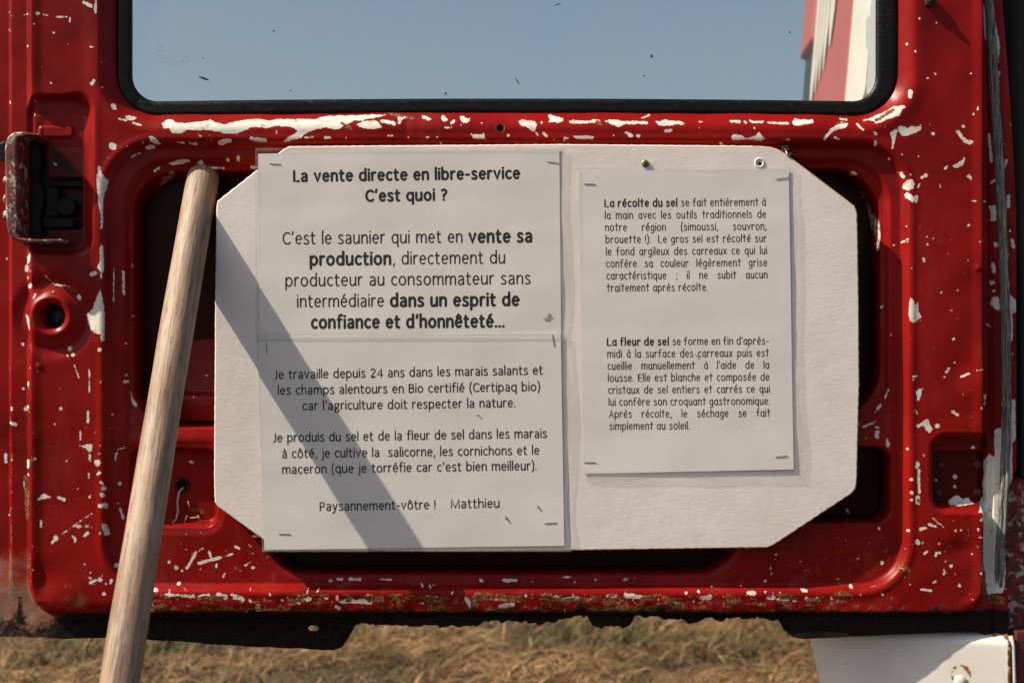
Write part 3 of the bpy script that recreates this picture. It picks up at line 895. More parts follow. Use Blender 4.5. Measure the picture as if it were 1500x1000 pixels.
    # small scattered flecks, thicker along the ridges that get knocked
    zones = [((40, 155, 380, 900), 70), ((1335, 1445, 160, 900), 90), ((8, 14, 0, 850), 60), ((36, 44, 0, 850), 45), ((190, 1320, 866, 884), 420), ((190, 1320, 880, 897), 160), ((1326, 1336, 300, 860), 26),
             ((190, 1330, 168, 215), 60), ((120, 165, 600, 900), 60), ((240, 400, 780, 866), 40), ((1060, 1330, 790, 866), 16), ((45, 160, 0, 140), 10), ((1340, 1445, 0, 160), 8), ((195, 320, 260, 620), 26), ((400, 1080, 846, 866), 20), ((1310, 1450, 780, 890), 40), ((1455, 1495, 0, 900), 50)]
    for (x0, x1, y0, y1), n in zones:
        for _ in range(int(n * 0.40)):
            x, y = rng.uniform(x0, x1), rng.uniform(y0, y1)
            r = min(0.40 + rng.exponential(0.42), 2.4)
            a, ln = rng.uniform(0, 6.28), rng.exponential(1.6)
            c.cap(x, y, x + ln * math.cos(a), y + ln * math.sin(a), r)
    for _ in range(90):
        zx = [(45, 150), (1340, 1445), (200, 1320), (250, 400), (1070, 1320)][int(rng.integers(0, 5))]
        zy = (870, 895) if zx == (200, 1320) else ((780, 862) if zx[0] in (250, 1070) else (160, 880))
        x, y = rng.uniform(*zx), rng.uniform(*zy)
        a, ln = rng.choice([rng.normal(-0.6, 0.3), rng.uniform(0, 3.14)]), rng.exponential(9) + 3
        c.cap(x, y, x + ln * math.cos(a), y + ln * math.sin(a), 0.25)
    for x1, y1, x2, y2, r, a in RUST:
        c.rst(x1, y1, x2, y2, r * 0.62, a)
    for _ in range(150):
        x, y = rng.uniform(200, 1240), 871 + abs(rng.normal(0, 12))
        c.rst(x, y, x + rng.exponential(5), y, rng.uniform(1.2, 4.0), rng.uniform(0.55, 0.95))
    for _ in range(60):
        x, y = rng.choice([rng.uniform(35, 50), rng.uniform(8, 14), rng.uniform(1440, 1452)]), rng.uniform(500, 900)
        c.rst(x, y, x, y + rng.exponential(5), rng.uniform(1.0, 2.6), rng.uniform(0.5, 0.8))
    bot = door_bottom(X)
    grime = ss(Y, 882, 911) * 1.30
    grime = np.where(X < 205, ss(Y, 890, 912) * 1.2 * ss(X, 30, 130) + 0.42 * ss(Y, 850, 900) * (1 - ss(X, 30, 60)) + 0.3 * ss(Y, 885, 930), grime)
    grime = np.maximum(grime, ss(Y, 896, 915) * ss(X, 1250, 1300))
    grime = np.maximum(grime, 0.62 * np.exp(-((X - 1385) / 55) ** 2 - ((Y - 893) / 12) ** 2))
    for cx, cy, rx, ry in ((850, 890, 14, 16), (965, 892, 16, 14), (705, 905, 40, 8), (895, 900, 46, 8), (24, 890, 6, 28)):
        grime = np.maximum(grime, 0.78 * np.exp(-((X - cx) / rx) ** 2 - ((Y - cy) / ry) ** 2))
    rusty = np.maximum(c.rust, 0.42 * np.exp(-((Y - 893) / 12) ** 2) * ss(X, 200, 260) * (1 - ss(X, 1300, 1400)))
    rusty = np.maximum(rusty, 0.40 * np.exp(-((Y - 876) / 6) ** 2) * ss(X, 560, 680) * (1 - ss(X, 1000, 1200)))
    rusty = np.maximum(rusty, 0.55 * ss(Y, 905, 925) * ss(X, 1380, 1470))
    rusty = np.maximum(rusty, 1.2 * (1 - ss(np.hypot(X - 733, Y - 188), 4.5, 8.5)))
    # field dust, thickest on the lower flange
    dust = 0.85 * ss(sdP, -3, 2) * ss(Y, 760, 890) * (1 - ss(X, 110, 330))
    dust = np.maximum(dust, 0.45 * np.exp(-((X - 110) / 35) ** 2 - ((Y - 880) / 20) ** 2))
    dust = np.maximum(dust, 0.42 * ss(sdP, -3, 2) * ss(Y, 900, 915) * ss(X, 1290, 1420))
    dust = np.maximum(dust, 0.10 + 0.12 * ss(Y, 740, 890))

    # keep what is metal
    right = np.interp(Y, [-420, 0, 300, 690, 722, 960], [1470, 1477, 1498, 1498, 1482, 1481])
    keep = (sdW > -14) & (Y < bot) & (X < right + 1.5) & (sdrr(X, Y, -40, -400, 1600, 1000, 40) < 0)
    # torn holes of the rotten edge
    for cx, cy, rx, ry in ((959, 907, 10, 3.2), (455, 924, 7, 4.0)):
        keep &= ((X - cx) / rx) ** 2 + ((Y - cy) / ry) ** 2 > 1
    nx = len(xs)
    Xc, Yc = np.minimum(X, right), np.minimum(Y, bot)
    V = np.stack([(Xc - 750) * S, -h * S, CAM_Z + (500 - Yc) * S], -1).reshape(-1, 3)
    kf = keep[:-1, :-1] & keep[:-1, 1:]
    jj, ii = np.nonzero(kf)
    a = jj * nx + ii
    quads = np.stack([a, a + nx, a + nx + 1, a + 1], -1)
    used = np.unique(quads)
    remap = np.full(V.shape[0], -1)
    remap[used] = np.arange(len(used))
    quads = remap[quads]
    me = bpy.data.meshes.new("rear_door")
    nv = len(used)
    # the outer skin behind, a coarse sheet of the same outline
    cx_ = np.arange(-36, 1478, 12.0)
    cy_ = np.arange(-396, 906, 12.0)
    CX, CY = np.meshgrid(cx_, cy_)
    ck = sdrr(CX, CY + 4, 150, -320, 1335, 180, 64) > -4
    bV = np.stack([(CX - 750) * S, np.full(CX.shape, 72 * S), CAM_Z + (500 - CY) * S], -1).reshape(-1, 3)
    ckf = ck[:-1, :-1] & ck[:-1, 1:] & ck[1:, :-1] & ck[1:, 1:]
    cj, ci = np.nonzero(ckf)
    ca = cj * len(cx_) + ci
    bq = np.stack([ca, ca + 1, ca + len(cx_) + 1, ca + len(cx_)], -1) + nv
    allV = np.concatenate([V[used], bV]).astype(np.float32)
    allQ = np.concatenate([quads, bq]).astype(np.int32)
    me.vertices.add(len(allV))
    me.vertices.foreach_set("co", allV.ravel())
    me.loops.add(allQ.size)
    me.loops.foreach_set("vertex_index", allQ.ravel())
    me.polygons.add(len(allQ))
    me.polygons.foreach_set("loop_start", np.arange(0, allQ.size, 4, dtype=np.int32))
    me.polygons.foreach_set("loop_total", np.full(len(allQ), 4, dtype=np.int32))
    me.update(calc_edges=True)
    me.validate()
    inner = np.zeros(X.shape)  # painted shade: near-black in openings, hinge pocket and latch pocket
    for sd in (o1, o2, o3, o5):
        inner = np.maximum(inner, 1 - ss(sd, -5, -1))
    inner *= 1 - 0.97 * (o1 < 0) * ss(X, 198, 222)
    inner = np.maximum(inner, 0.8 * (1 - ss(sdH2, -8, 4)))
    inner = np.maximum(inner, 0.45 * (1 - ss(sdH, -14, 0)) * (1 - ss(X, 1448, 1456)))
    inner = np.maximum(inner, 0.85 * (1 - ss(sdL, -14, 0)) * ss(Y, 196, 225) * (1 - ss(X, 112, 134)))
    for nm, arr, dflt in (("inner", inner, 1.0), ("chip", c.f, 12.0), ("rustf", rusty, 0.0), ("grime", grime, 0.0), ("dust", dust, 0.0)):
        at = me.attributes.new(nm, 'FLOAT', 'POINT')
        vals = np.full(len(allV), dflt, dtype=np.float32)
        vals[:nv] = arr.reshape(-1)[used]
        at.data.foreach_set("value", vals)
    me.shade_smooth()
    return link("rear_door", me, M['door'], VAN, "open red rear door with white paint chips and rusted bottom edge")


DOOR = build_door()

# ---- window pane and its rubber
def window():
    def yw(x, y):
        return y - 5.0 * (1 - ((x - 750) / 580) ** 2)
    # rubber: swept oval round the opening
    path = []
    x0, x1, y1, r = 178, 1303, 158, 50
    y0 = -270
    for cx, cy, a0 in ((x1 - r, y0 + r, -90), (x1 - r, y1 - r, 0), (x0 + r, y1 - r, 90), (x0 + r, y0 + r, 180)):
        for k in range(15):
            a = math.radians(a0 + 90 * k / 14)
            path.append((cx + r * math.cos(a), cy + r * math.sin(a), math.cos(a), math.sin(a)))
    full = []
    n = len(path)
    for i in range(n):
        p, q = path[i], path[(i + 1) % n]
        d = math.hypot(q[0] - p[0], q[1] - p[1])
        m = max(1, int(d / 25))
        for k in range(m):
            t = k / m
            nx, ny = p[2] * (1 - t) + q[2] * t, p[3] * (1 - t) + q[3] * t
            l = math.hypot(nx, ny)
            full.append((p[0] * (1 - t) + q[0] * t, p[1] * (1 - t) + q[1] * t, nx / l, ny / l))
    prof = []
    for k in range(16):
        a = 2 * math.pi * k / 16
        u, v = math.cos(a), math.sin(a)
        v = v * (1 - 0.30 * math.exp(-(u / 0.30) ** 2)) if v > 0 else v
        prof.append((u, v))
    bm = bmesh.new()
    rings = []
    for i, (x, y, nx, ny) in enumerate(full):
        w = 11.5 + 4.5 * max(nx, 0) ** 2
        jit = 0.5 * math.sin(i * 1.7) + 0.4 * math.sin(i * 0.6)
        rings.append([bm.verts.new(P(x + nx * u * w, yw(x, y + ny * u * w), -17.5 + jit * .4 + 5.5 * v)) for u, v in prof])
    m = len(rings)
    for i in range(m):
        for k in range(16):
            bm.faces.new((rings[i][k], rings[i][(k + 1) % 16], rings[(i + 1) % m][(k + 1) % 16], rings[(i + 1) % m][k]))
    bm_obj("window_seal", bm, M['rubber'], DOOR, True)
    # pane
    bm = bmesh.new()
    pts = []
    for x, y in rrect(180, -268, 1300, 157, 48, 8):
        pts.append((x, yw(x, y)))
    bm_prism(bm, pts, -22, -17)
    bm_obj("window_pane", bm, M['glass'], DOOR)
    # seeds and specks stuck on the glass
    for x, y, a, ln, w in ((295, 112, 0.35, 8, 1.5), (956, 79, 1.4, 2.4, 1.6), (652, 134, 1.5, 2.0, 1.4), (758, 116, 1.0, 6, 0.7), (817, 3, -0.3, 5, 0.8), (294, 82, 0, 1, 1.0), (398, 42, 0, 1.4, 1.2), (945, 108, 0, 1.6, .9), (1160, 44, 0, 1.4, 1.2), (423, 130, 0, 1.4, .9)):
        bm = bmesh.new()
        dx, dy = math.cos(a), math.sin(a)
        bm_tube(bm, [P(x + dx * t * ln, y + dy * t * ln, -15.8) for t in (-1, -.4, .4, 1)], [w * S * .4, w * S, w * S, w * S * .3], 6)
        bm_obj("grass_seed", bm, M['dark'], DOOR, True)
    # worn maker's mark etched in the glass: two rings and faint bars
    bm = bmesh.new()
    for cx, cy, r in ((231, 68, 4.5), (268, 84, 4.5)):
        c0 = [P(cx + r * math.cos(t * math.pi / 9), cy + r * math.sin(t * math.pi / 9), -16.6) for t in range(19)]
        bm_tube(bm, c0, 0.22 * S, 4, False)
    for y, xa, xb in ((79, 226, 258), (83, 229, 250), (87, 229, 262), (91, 240, 260)):
        for xx in np.arange(xa, xb, 4.0):
            bm_tube(bm, [P(xx, y, -16.6), P(xx + 2.6, y - .3, -16.6)], 0.22 * S, 4)
    bm_obj("etched_mark", bm, plain("etched_glass", (0.20, 0.21, 0.21), 0.7), DOOR)


window()


def door_fittings():
    # latch: bent bracket seen edge on, with its dark mechanism
    outer = [(64, 199), (40, 196), (28, 197), (20, 203), (15.5, 214), (15, 240), (16, 300), (17, 330), (20, 344), (26, 352), (36, 356), (60, 357), (97, 356)]
    inner = [(64, 203), (44, 202), (38, 205), (35.5, 211), (35, 222), (35.5, 245), (36.5, 300), (37, 320), (36, 332), (34, 340), (40, 349), (62, 352), (97, 351.5)]
    bm = bmesh.new()
    rows = []
    for h_, k in ((-18, 0), (19, 0), (26, 1.5), (27.5, 4)):
        ro, ri = [], []
        for (ox, oy), (ix, iy) in zip(outer, inner):
            dx, dy = ix - ox, iy - oy
            l = math.hypot(dx, dy)
            kk = min(k, l * .35)
            ro.append(bm.verts.new(P(ox + dx / l * kk, oy + dy / l * kk, h_)))
            ri.append(bm.verts.new(P(ix - dx / l * kk, iy - dy / l * kk, h_)))
        rows.append((ro, ri))
    n = len(outer)
    for (ao, ai), (bo, bi) in zip(rows[:-1], rows[1:]):
        for i in range(n - 1):
            bm.faces.new((ao[i], ao[i + 1], bo[i + 1], bo[i]))
            bm.faces.new((ai[i], ai[i + 1], bi[i + 1], bi[i]))
        bm.faces.new((ao[0], bo[0], bi[0], ai[0]))
        bm.faces.new((ao[-1], bo[-1], bi[-1], ai[-1]))
    fo, fi = rows[-1]
    for i in range(n - 1):
        bm.faces.new((fo[i], fo[i + 1], fi[i + 1], fi[i]))
    bm_obj("latch_bracket", bm, M['latch'], DOOR)
    bm = bmesh.new()
    bm_prism(bm, [(38, 206), (50, 206), (54, 232), (49, 262), (57, 285), (50, 318), (55, 350), (38, 350)], -46, -16, 4)
    bm_prism(bm, rrect(60, 262, 117, 270, 3, 3), -44, -22, 1)
    bm_prism(bm, rrect(56, 318, 100, 332, 3, 3), -43, -20, 2)
    bm_prism(bm, [(88 + 14 * math.cos(t * .5236), 300 + 14 * math.sin(t * .5236)) for t in range(12)], -45, -26, 2)
    bm_prism(bm, [(66, 214), (72, 212), (108, 250), (104, 256), (84, 240)], -22, -13, 2)
    bm_prism(bm, rrect(58, 272, 76, 316, 4, 3), -40, -24, 3)
    bm_obj("latch_mechanism", bm, M['cavity'], DOOR)
    # black rubber stop and the pins behind the bracket
    bm = bmesh.new()
    bm_prism(bm, [(2, 210), (10, 207), (15, 211), (16, 234), (12, 240), (3, 236), (-1, 226), (-1, 216)], -16, 10, 3)
    bm_obj("rubber_stop", bm, M['rubber'], DOOR)
    for y in (266, 292, 316):
        bm = bmesh.new()
        bm_tube(bm, [P(18, y, 4), P(12, y, 3), P(8.5, y, 3), P(6.5, y, 3)], [7 * S, 7.5 * S, 7.5 * S, 4 * S], 12)
        bm_obj("latch_pin", bm, M['latch'], DOOR, True)
    # plug at the bottom of the ringed hole
    bm = bmesh.new()
    bm_dome(bm, 78, 464, -24, 15, 7)
    bm_dome(bm, 80, 469, -18, 4, 4)
    bm_obj("hole_plug", bm, M['dark'], DOOR, True)
    # rivets of the hinge plate
    for x, y, r in ((1386, 683, 6.5), (1440, 682, 7.5), (1383, 725, 6.5), (1440, 724, 7.0)):
        bm = bmesh.new()
        bm_dome(bm, x, y, -29.5, r, 6.5, 12, 4)
        bm_obj("hinge_rivet", bm, M['darkred'], DOOR, True)
    # black screw end at the upper right
    bm = bmesh.new()
    bm_prism(bm, [(1361 + 9 * math.cos(t * 1.0472 + .3), 3 + 9 * math.sin(t * 1.0472 + .3)) for t in range(6)], -1, 9, 2)
    bm_dome(bm, 1361, 3, 8, 5, 8)
    bm_obj("bolt_head", bm, M['dark'], DOOR)
    # perished weatherstrip along the hinge edge
    pts = [(1450, -390), (1456, -20), (1461, 60), (1465, 130), (1473, 250), (1478, 360), (1482, 480), (1483, 620), (1479, 720), (1475, 790), (1470, 862)]
    fine = []
    for (xa, ya), (xb, yb) in zip(pts[:-1], pts[1:]):
        m = max(1, int((yb - ya) / 8))
        for k in range(m):
            t = k / m
            fine.append((xa + (xb - xa) * t, ya + (yb - ya) * t))
    fine.append(pts[-1])
    bm = bmesh.new()
    prof = [(-7, -27), (-6.5, -20), (-4.5, -16.5), (-2.2, -19), (0, -15), (2.6, -14.2), (4.6, -16.5), (5.2, -21), (5, -27)]
    rows = []
    for i, (x, y) in enumerate(fine):
        j = .8 * math.sin(i * .9) + .6 * math.sin(i * 2.3)
        rows.append([bm.verts.new(P(x + u + j * .5, y, v + j * .4)) for u, v in prof])
    for a, b in zip(rows[:-1], rows[1:]):
        for k in range(len(prof) - 1):
            bm.faces.new((a[k], a[k + 1], b[k + 1], b[k]))
    bm.faces.new(rows[0])
    bm.faces.new(rows[-1])
    bm_obj("weatherstrip", bm, M['seal'], DOOR, True)
    # grey cord hanging out of the small hole, with straw caught below
    bm = bmesh.new()
    bm_tube(bm, [P(261, 716, -52), P(259, 719, -34), P(255, 724, -31), P(253, 738, -30), P(254, 752, -30), P(251, 764, -30), P(245, 771, -29)], 1.6 * S, 7)
    bm_obj("hanging_cord", bm, M['greycord'], DOOR, True)
    bm = bmesh.new()
    ring = [P(259 + 9.5 * math.cos(t * math.pi / 8), 714 + 9.5 * math.sin(t * math.pi / 8), -34.5) for t in range(17)]
    bm_tube(bm, ring, 2.2 * S, 6, False)
    bm_obj("grommet", bm, M['rubber'], DOOR, True)
    for p, q in (((262, 770, -32), (266, 761, -29)), ((266, 761, -29), (269, 759, -28)), ((272, 762, -30), (288, 762, -30)), ((283, 758, -29), (287, 766, -29)), ((268, 737, -32), (270, 748, -32)), ((228, 772, -30), (272, 771, -30))):
        bm = bmesh.new()
        bm_tube(bm, [P(*p), P((p[0] + q[0]) / 2 + .8, (p[1] + q[1]) / 2 - .8, p[2] + 1), P(*q)], [.9 * S, 1.2 * S, .6 * S], 6)
        bm_obj("straw_bit", bm, M['crumb'], DOOR, True)


door_fittings()


# ------------------------------------------------------------------ rest of the van behind the door
def vattr(o, name, vals):
    a = o.data.attributes.new(name, 'FLOAT', 'POINT')
    a.data.foreach_set("value", np.array(vals, dtype=np.float32))


def flank_x(y, z):
    base = 0.400 + 0.078 * (y - 0.05)
    if y > 0.95:
        t = (y - 0.95)
        base += 2.2 * t * t + 0.6 * t
    return base + 0.085 * (z - 0.86) - 0.05 * (z - 0.86) * max(z - 0.86, 0) * 0 - 0.02 * math.exp(-((z - 0.55) / 0.2) ** 2)


def flank_strip(name, y0, y1, mat, parent, off=0.0, z0=0.34, z1=1.75, label=None, th=0.02, tilt=0.0, attrs=None):
    ny, nz = max(2, int((y1 - y0) / 0.012)), 70
    V, F = [], []
    for lay in (0, 1):
        for j in range(nz + 1):
            z = z0 + (z1 - z0) * j / nz
            for i in range(ny + 1):
                y = y0 + (y1 - y0) * i / ny + tilt * (z - 0.9)
                V.append((flank_x(y, z) - off + lay * th, y, z))
    st = ny + 1
    L = st * (nz + 1)
    for j in range(nz):
        for i in range(ny):
            a = j * st + i
            F.append((a, a + st, a + st + 1, a + 1))
            F.append((L + a, L + a + 1, L + a + st + 1, L + a + st))
    for j in range(nz):
        a, b = j * st, j * st + ny
        F.append((a, a + L, a + st + L, a + st))
        F.append((b, b + st, b + st + L, b + L))
    for i in range(ny):
        F.append((i, i + 1, i + 1 + L, i + L))
        a = nz * st + i
        F.append((a, a + L, a + 1 + L, a + 1))
    o = mesh(name, V, F, mat, parent, True, label)
    if attrs:
        attrs(o, V)
    return o


def flank_wear(o, V):
    r, g = [], []
    for x, y, z in V:
        e = math.exp(-((y - 0.115) / 0.030) ** 2)
        yb = 0.285 + 0.045 * math.exp(-((z - 1.0) / 0.022) ** 2) + 0.03 * math.exp(-((z - 0.86) / 0.04) ** 2)
        r.append(0.50 * math.exp(-((y - yb) / 0.012) ** 2) + 0.8 * math.exp(-((y - 0.27) / 0.03) ** 2 - ((z - 0.905) / 0.015) ** 2))
        g.append(0.95 if y < yb and z > 0.80 else 0.0)
    vattr(o, "rustf", r)
    vattr(o, "grey", g)


def van_body():
    side = flank_strip("side_panel", 0.05, 0.455, M['white'], VAN, label="white side panel with peeling grey patch", attrs=flank_wear)
    flank_strip("side_stripe", 0.4555, 0.822, M['redpaint'], VAN, 0.0015, label="faded red band painted on the van side")
    flank_strip("window_trim", 0.8225, 0.97, M['black'], VAN, 0.001, z1=1.09)
    flank_strip("upper_trim", 0.8225, 0.985, M['redpaint'], VAN, 0.010, z0=1.0905, z1=1.75, th=0.05)
    # tall hand painted white strokes of the lettering: each one a bar that tapers to a point
    bars = [(0.820, 0.780, 0.975), (0.773, 0.742, 1.000), (0.736, 0.704, 1.012), (0.698, 0.662, 1.020), (0.655, 0.604, 1.045)]
    bm = bmesh.new()
    for ya, yb, zlow in bars:
        n = 26
        prev = None
        for j in range(n + 1):
            z = zlow + (1.45 - zlow) * j / n
            t = min(1.0, 0.2 + (z - zlow) / 0.06)
            mid, hw = (ya + yb) / 2, (ya - yb) / 2 * t
            cur = [bm.verts.new((flank_x(yy, z) - 0.0045, yy, z)) for yy in (mid + hw, mid - hw)]
            if prev:
                bm.faces.new((prev[0], prev[1], cur[1], cur[0]))
            prev = cur
    bm_obj("lettering", bm, M['letter'], VAN)
    # load space beyond the hinge, its darkness painted as near-black faces
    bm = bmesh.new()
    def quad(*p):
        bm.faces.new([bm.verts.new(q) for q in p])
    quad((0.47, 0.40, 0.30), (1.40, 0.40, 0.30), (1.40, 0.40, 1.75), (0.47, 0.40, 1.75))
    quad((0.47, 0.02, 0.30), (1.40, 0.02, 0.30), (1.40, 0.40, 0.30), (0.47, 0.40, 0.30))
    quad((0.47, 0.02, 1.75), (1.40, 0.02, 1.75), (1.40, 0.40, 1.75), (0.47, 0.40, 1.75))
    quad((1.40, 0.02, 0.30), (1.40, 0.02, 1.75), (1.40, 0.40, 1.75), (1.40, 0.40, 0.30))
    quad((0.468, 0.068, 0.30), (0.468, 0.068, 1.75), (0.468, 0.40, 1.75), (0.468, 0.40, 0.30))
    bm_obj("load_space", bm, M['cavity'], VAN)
    # red hinge post of the body, showing as a sliver on the right
    out = [(1487, 716), (1492, 704), (1530, 700), (1560, 700), (1560, 960), (1530, 962), (1484, 930), (1483, 900), (1487, 850)]
    bm = bmesh.new()
    bm_prism(bm, out, -90, -46, 4)
    o = bm_obj("hinge_post", bm, M['post'], VAN)
    bm = bmesh.new()
    bm_prism(bm, [(1503, -380), (1620, -380), (1620, 700), (1508, 700)], -70, -30, 4)  # near-black slab, painted to pass for the unlit van interior
    bm_obj("body_pillar", bm, M['cavity'], VAN)


van_body()


def bumper():
    # white pressed bumper end below the hinge, slanting away to its rounded left end
    nx, nz = 76, 60
    V, F, R, G = [], [], [], []
    x_of = lambda u: 1200 + 281 * u
    def depth(u):                       # pixels proud of the door plane
        return -60 + 60 * u
    z_top, z_bot = 930, 1190
    for lay in (0, 1):
        for j in range(nz + 1):
            v = j / nz
            py = z_top + (z_bot - z_top) * v
            for i in range(nx + 1):
                u = i / nx
                left = 4 + 60 * v ** 1.15
                px = x_of(u) + left * (1 - u)
                edge = (1 - u)
                d = depth(u) - 34 * max(0, (0.20 - u) / 0.20) ** 2 - 12 * max(0, (0.06 - v) / 0.06) ** 2 - 20 * max(0, (v - 0.9) / 0.1) ** 2
                d -= lay * 5
                V.append(P(px, py, d))
                bx, by = (px - 1412) / 17, (py - 994) / 17
                rr = 0.62 * math.exp(-((math.hypot(bx, by + .15) - 0.75) / 0.30) ** 2) + 0.7 * math.exp(-((px - 1479) / 4) ** 2) + 0.62 * math.exp(-((py - 931) / 5) ** 2) * (1 if px > 1440 else 0.35)
                rr += 0.55 * math.exp(-((px - 1438) / 6) ** 2 - ((py - 968) / 7) ** 2) + 0.45 * math.exp(-((px - 1250) / 16) ** 2 - ((py - 984) / 8) ** 2)
                R.append(rr)
                G.append(0.0)
    st = nx + 1
    L = st * (nz + 1)
    for j in range(nz):
        for i in range(nx):
            a = j * st + i
            F.append((a, a + st, a + st + 1, a + 1))
            F.append((L + a, L + a + 1, L + a + st + 1, L + a + st))
    for j in range(nz):
        a, b = j * st, j * st + nx
        F.append((a, a + L, a + st + L, a + st))
        F.append((b, b + st, b + st + L, b + L))
    for i in range(nx):
        F.append((i, i + 1, i + 1 + L, i + L))
        a = nz * st + i
        F.append((a, a + L, a + 1 + L, a + 1))
    o = mesh("bumper", V, F, M['white'], VAN, True, "white bumper end with rust round its bolt")
    vattr(o, "rustf", R)
    vattr(o, "grey", G)
    bm = bmesh.new()
    bm_dome(bm, 1413, 1001, -20, 11, 9, 16, 5)
    bm_obj("bumper_bolt", bm, M['letter'], o, True)
    # rolled edge and red bodywork beside it
    bm = bmesh.new()
    bm_tube(bm, [P(1482, 932, -5), P(1485, 945, -3), P(1487, 1000, -3), P(1488, 1190, -3)], 3.2 * S, 8)
    bm_obj("bumper_edge", bm, M['letter'], o, True)
    bm = bmesh.new()
    bm_prism(bm, [(1490, 925), (1700, 925), (1700, 1190), (1492, 1190)], -30, -6, 3)
    bm_obj("rear_valance", bm, M['darkred'], VAN)


bumper()

# ------------------------------------------------------------------ the sign board
BOARD_H = 11.0
BOARD_OUT = [(424, 216), (428, 215.5), (820, 212.5), (1110, 215), (1128, 216.5), (1140, 221), (1150, 227), (1240, 295), (1250, 303), (1253.5, 312), (1255.5, 420), (1256.5, 560), (1253, 700), (1251.5, 714), (1246, 721), (1134, 795), (1124, 800), (1000, 802), (837, 804.5), (600, 806), (394, 803), (388, 789), (322, 741), (316.5, 734), (315.5, 700), (317, 450), (319, 302), (321, 295), (418, 219)]


def dist_poly(x, y, pts):
    d = 1e9
    n = len(pts)
    for i in range(n):
        ax, ay = pts[i]
        bx, by = pts[(i + 1) % n]
        ex, ey = bx - ax, by - ay
        t = max(0, min(1, ((x - ax) * ex + (y - ay) * ey) / max(ex * ex + ey * ey, 1e-9)))
        d = min(d, math.hypot(x - ax - t * ex, y - ay - t * ey))
    return d


def sign_board():
    root = empty("sign_board", P(785, 800, 0), "white painted wooden sign board with cut corners, fixed to the red door", "sign board")
    # dense outline with a slightly worn edge
    out = []
    n = len(BOARD_OUT)
    for i in range(n):
        ax, ay = BOARD_OUT[i]
        bx, by = BOARD_OUT[(i + 1) % n]
        m = max(1, int(math.hypot(bx - ax, by - ay) / 4))
        for k in range(m):
            t = k / m
            j = 0.35 * math.sin((ax + bx) * .1 + k * 1.9) + random.uniform(-.3, .3)
            out.append((ax + (bx - ax) * t + j * .6, ay + (by - ay) * t + j * .6))
    n = len(out)
    ctr = (785, 510)
    inset = lambda p, d: (p[0] + (ctr[0] - p[0]) / math.hypot(ctr[0] - p[0], (ctr[1] - p[1])) * d, p[1] + (ctr[1] - p[1]) / math.hypot(ctr[0] - p[0], ctr[1] - p[1]) * d)
    V, F, E = [], [], []
    rows = []
    for d, h_, e in ((0, -8, 1.0), (0, BOARD_H - 1.4, 0.72), (0.6, BOARD_H - .5, 0.42), (1.8, BOARD_H, 0.12), (7, BOARD_H, 0.0)):
        r = []
        for p in out:
            q = inset(p, d)
            lower_right = 0.34 if (q[0] > 1100 or q[1] > 780) and e < 0.9 else -0.12
            r.append(len(V))
            V.append(P(q[0], q[1], h_))
            E.append(e + (lower_right if 0.1 < e < .9 else 0))
        rows.append(r)
    for a, b in zip(rows[:-1], rows[1:]):
        for i in range(n):
            F.append((a[i], b[i], b[(i + 1) % n], a[(i + 1) % n]))
    F.append(tuple(rows[-1][::-1]))
    F.append(tuple(rows[0]))
    o = mesh("board_panel", V, F, M['board'], root)
    vattr(o, "edge", E)
    # brass screw, bare countersunk hole, wire hook on the upper corner
    bm = bmesh.new()
    bm_dome(bm, 944, 241, BOARD_H + 1.2, 5.6, 2.2, 16, 4)
    bm_tube(bm, [P(944, 241, BOARD_H - 2), P(944, 241, BOARD_H + 1.6)], 5.4 * S, 16)
    bm_obj("brass_screw", bm, M['brass'], root, True)
    bm = bmesh.new()
    bm_tube(bm, [P(944, 241, BOARD_H + 3.2), P(944, 241, BOARD_H + 3.8)], 2.2 * S, 6)
    bm_obj("screw_slot", bm, M['dark'], root)
    bm = bmesh.new()
    ring = [P(1110.5 + 6.2 * math.cos(t * math.pi / 9), 240 + 6.2 * math.sin(t * math.pi / 9), BOARD_H) for t in range(19)]
    bm_tube(bm, ring, 1.3 * S, 8, False)
    bm_obj("hole_rim", bm, M['board'], root, True)
    bm = bmesh.new()
    bm_tube(bm, [P(1111, 241, BOARD_H - 1), P(1111, 241, BOARD_H + .35)], 2.8 * S, 14)
    bm_obj("screw_hole", bm, M['cavity'], root)
    bm = bmesh.new()
    bm_prism(bm, rrect(1145, 214, 1156, 224, 3, 3), -8, 4, 1)
    bm_obj("hook_socket", bm, M['cavity'], root)
    bm = bmesh.new()
    bm_tube(bm, [P(1150, 219, 4), P(1151, 226, 10), P(1153, 231, 11), P(1156, 229, 9)], 1.6 * S, 8)
    bm_tube(bm, [P(1146, 228, 4), P(1152, 229, 8), P(1158, 225, 7)], 1.2 * S, 8)
    bm_obj("wire_hook", bm, M['steel'], root, True)


sign_board()

# ------------------------------------------------------------------ lettering drawn with a round pen
def arc(cx, cy, rx, ry, a0, a1, n=None):
    n = n or max(4, int(abs(a1 - a0) / 18))
    return [(cx + rx * math.cos(math.radians(a0 + (a1 - a0) * k / n)), cy + ry * math.sin(math.radians(a0 + (a1 - a0) * k / n))) for k in range(n + 1)]


def sm(pts, n=4):
    out = []
    m = len(pts)
    for i in range(m - 1):
        p0, p1, p2, p3 = pts[max(i - 1, 0)], pts[i], pts[i + 1], pts[min(i + 2, m - 1)]
        for k in range(n):
            t = k / n
            out.append(tuple(0.5 * (2 * p1[c] + (p2[c] - p0[c]) * t + (2 * p0[c] - 5 * p1[c] + 4 * p2[c] - p3[c]) * t * t + (3 * p1[c] - p0[c] - 3 * p2[c] + p3[c]) * t ** 3) for c in (0, 1)))
    out.append(pts[-1])
    return out


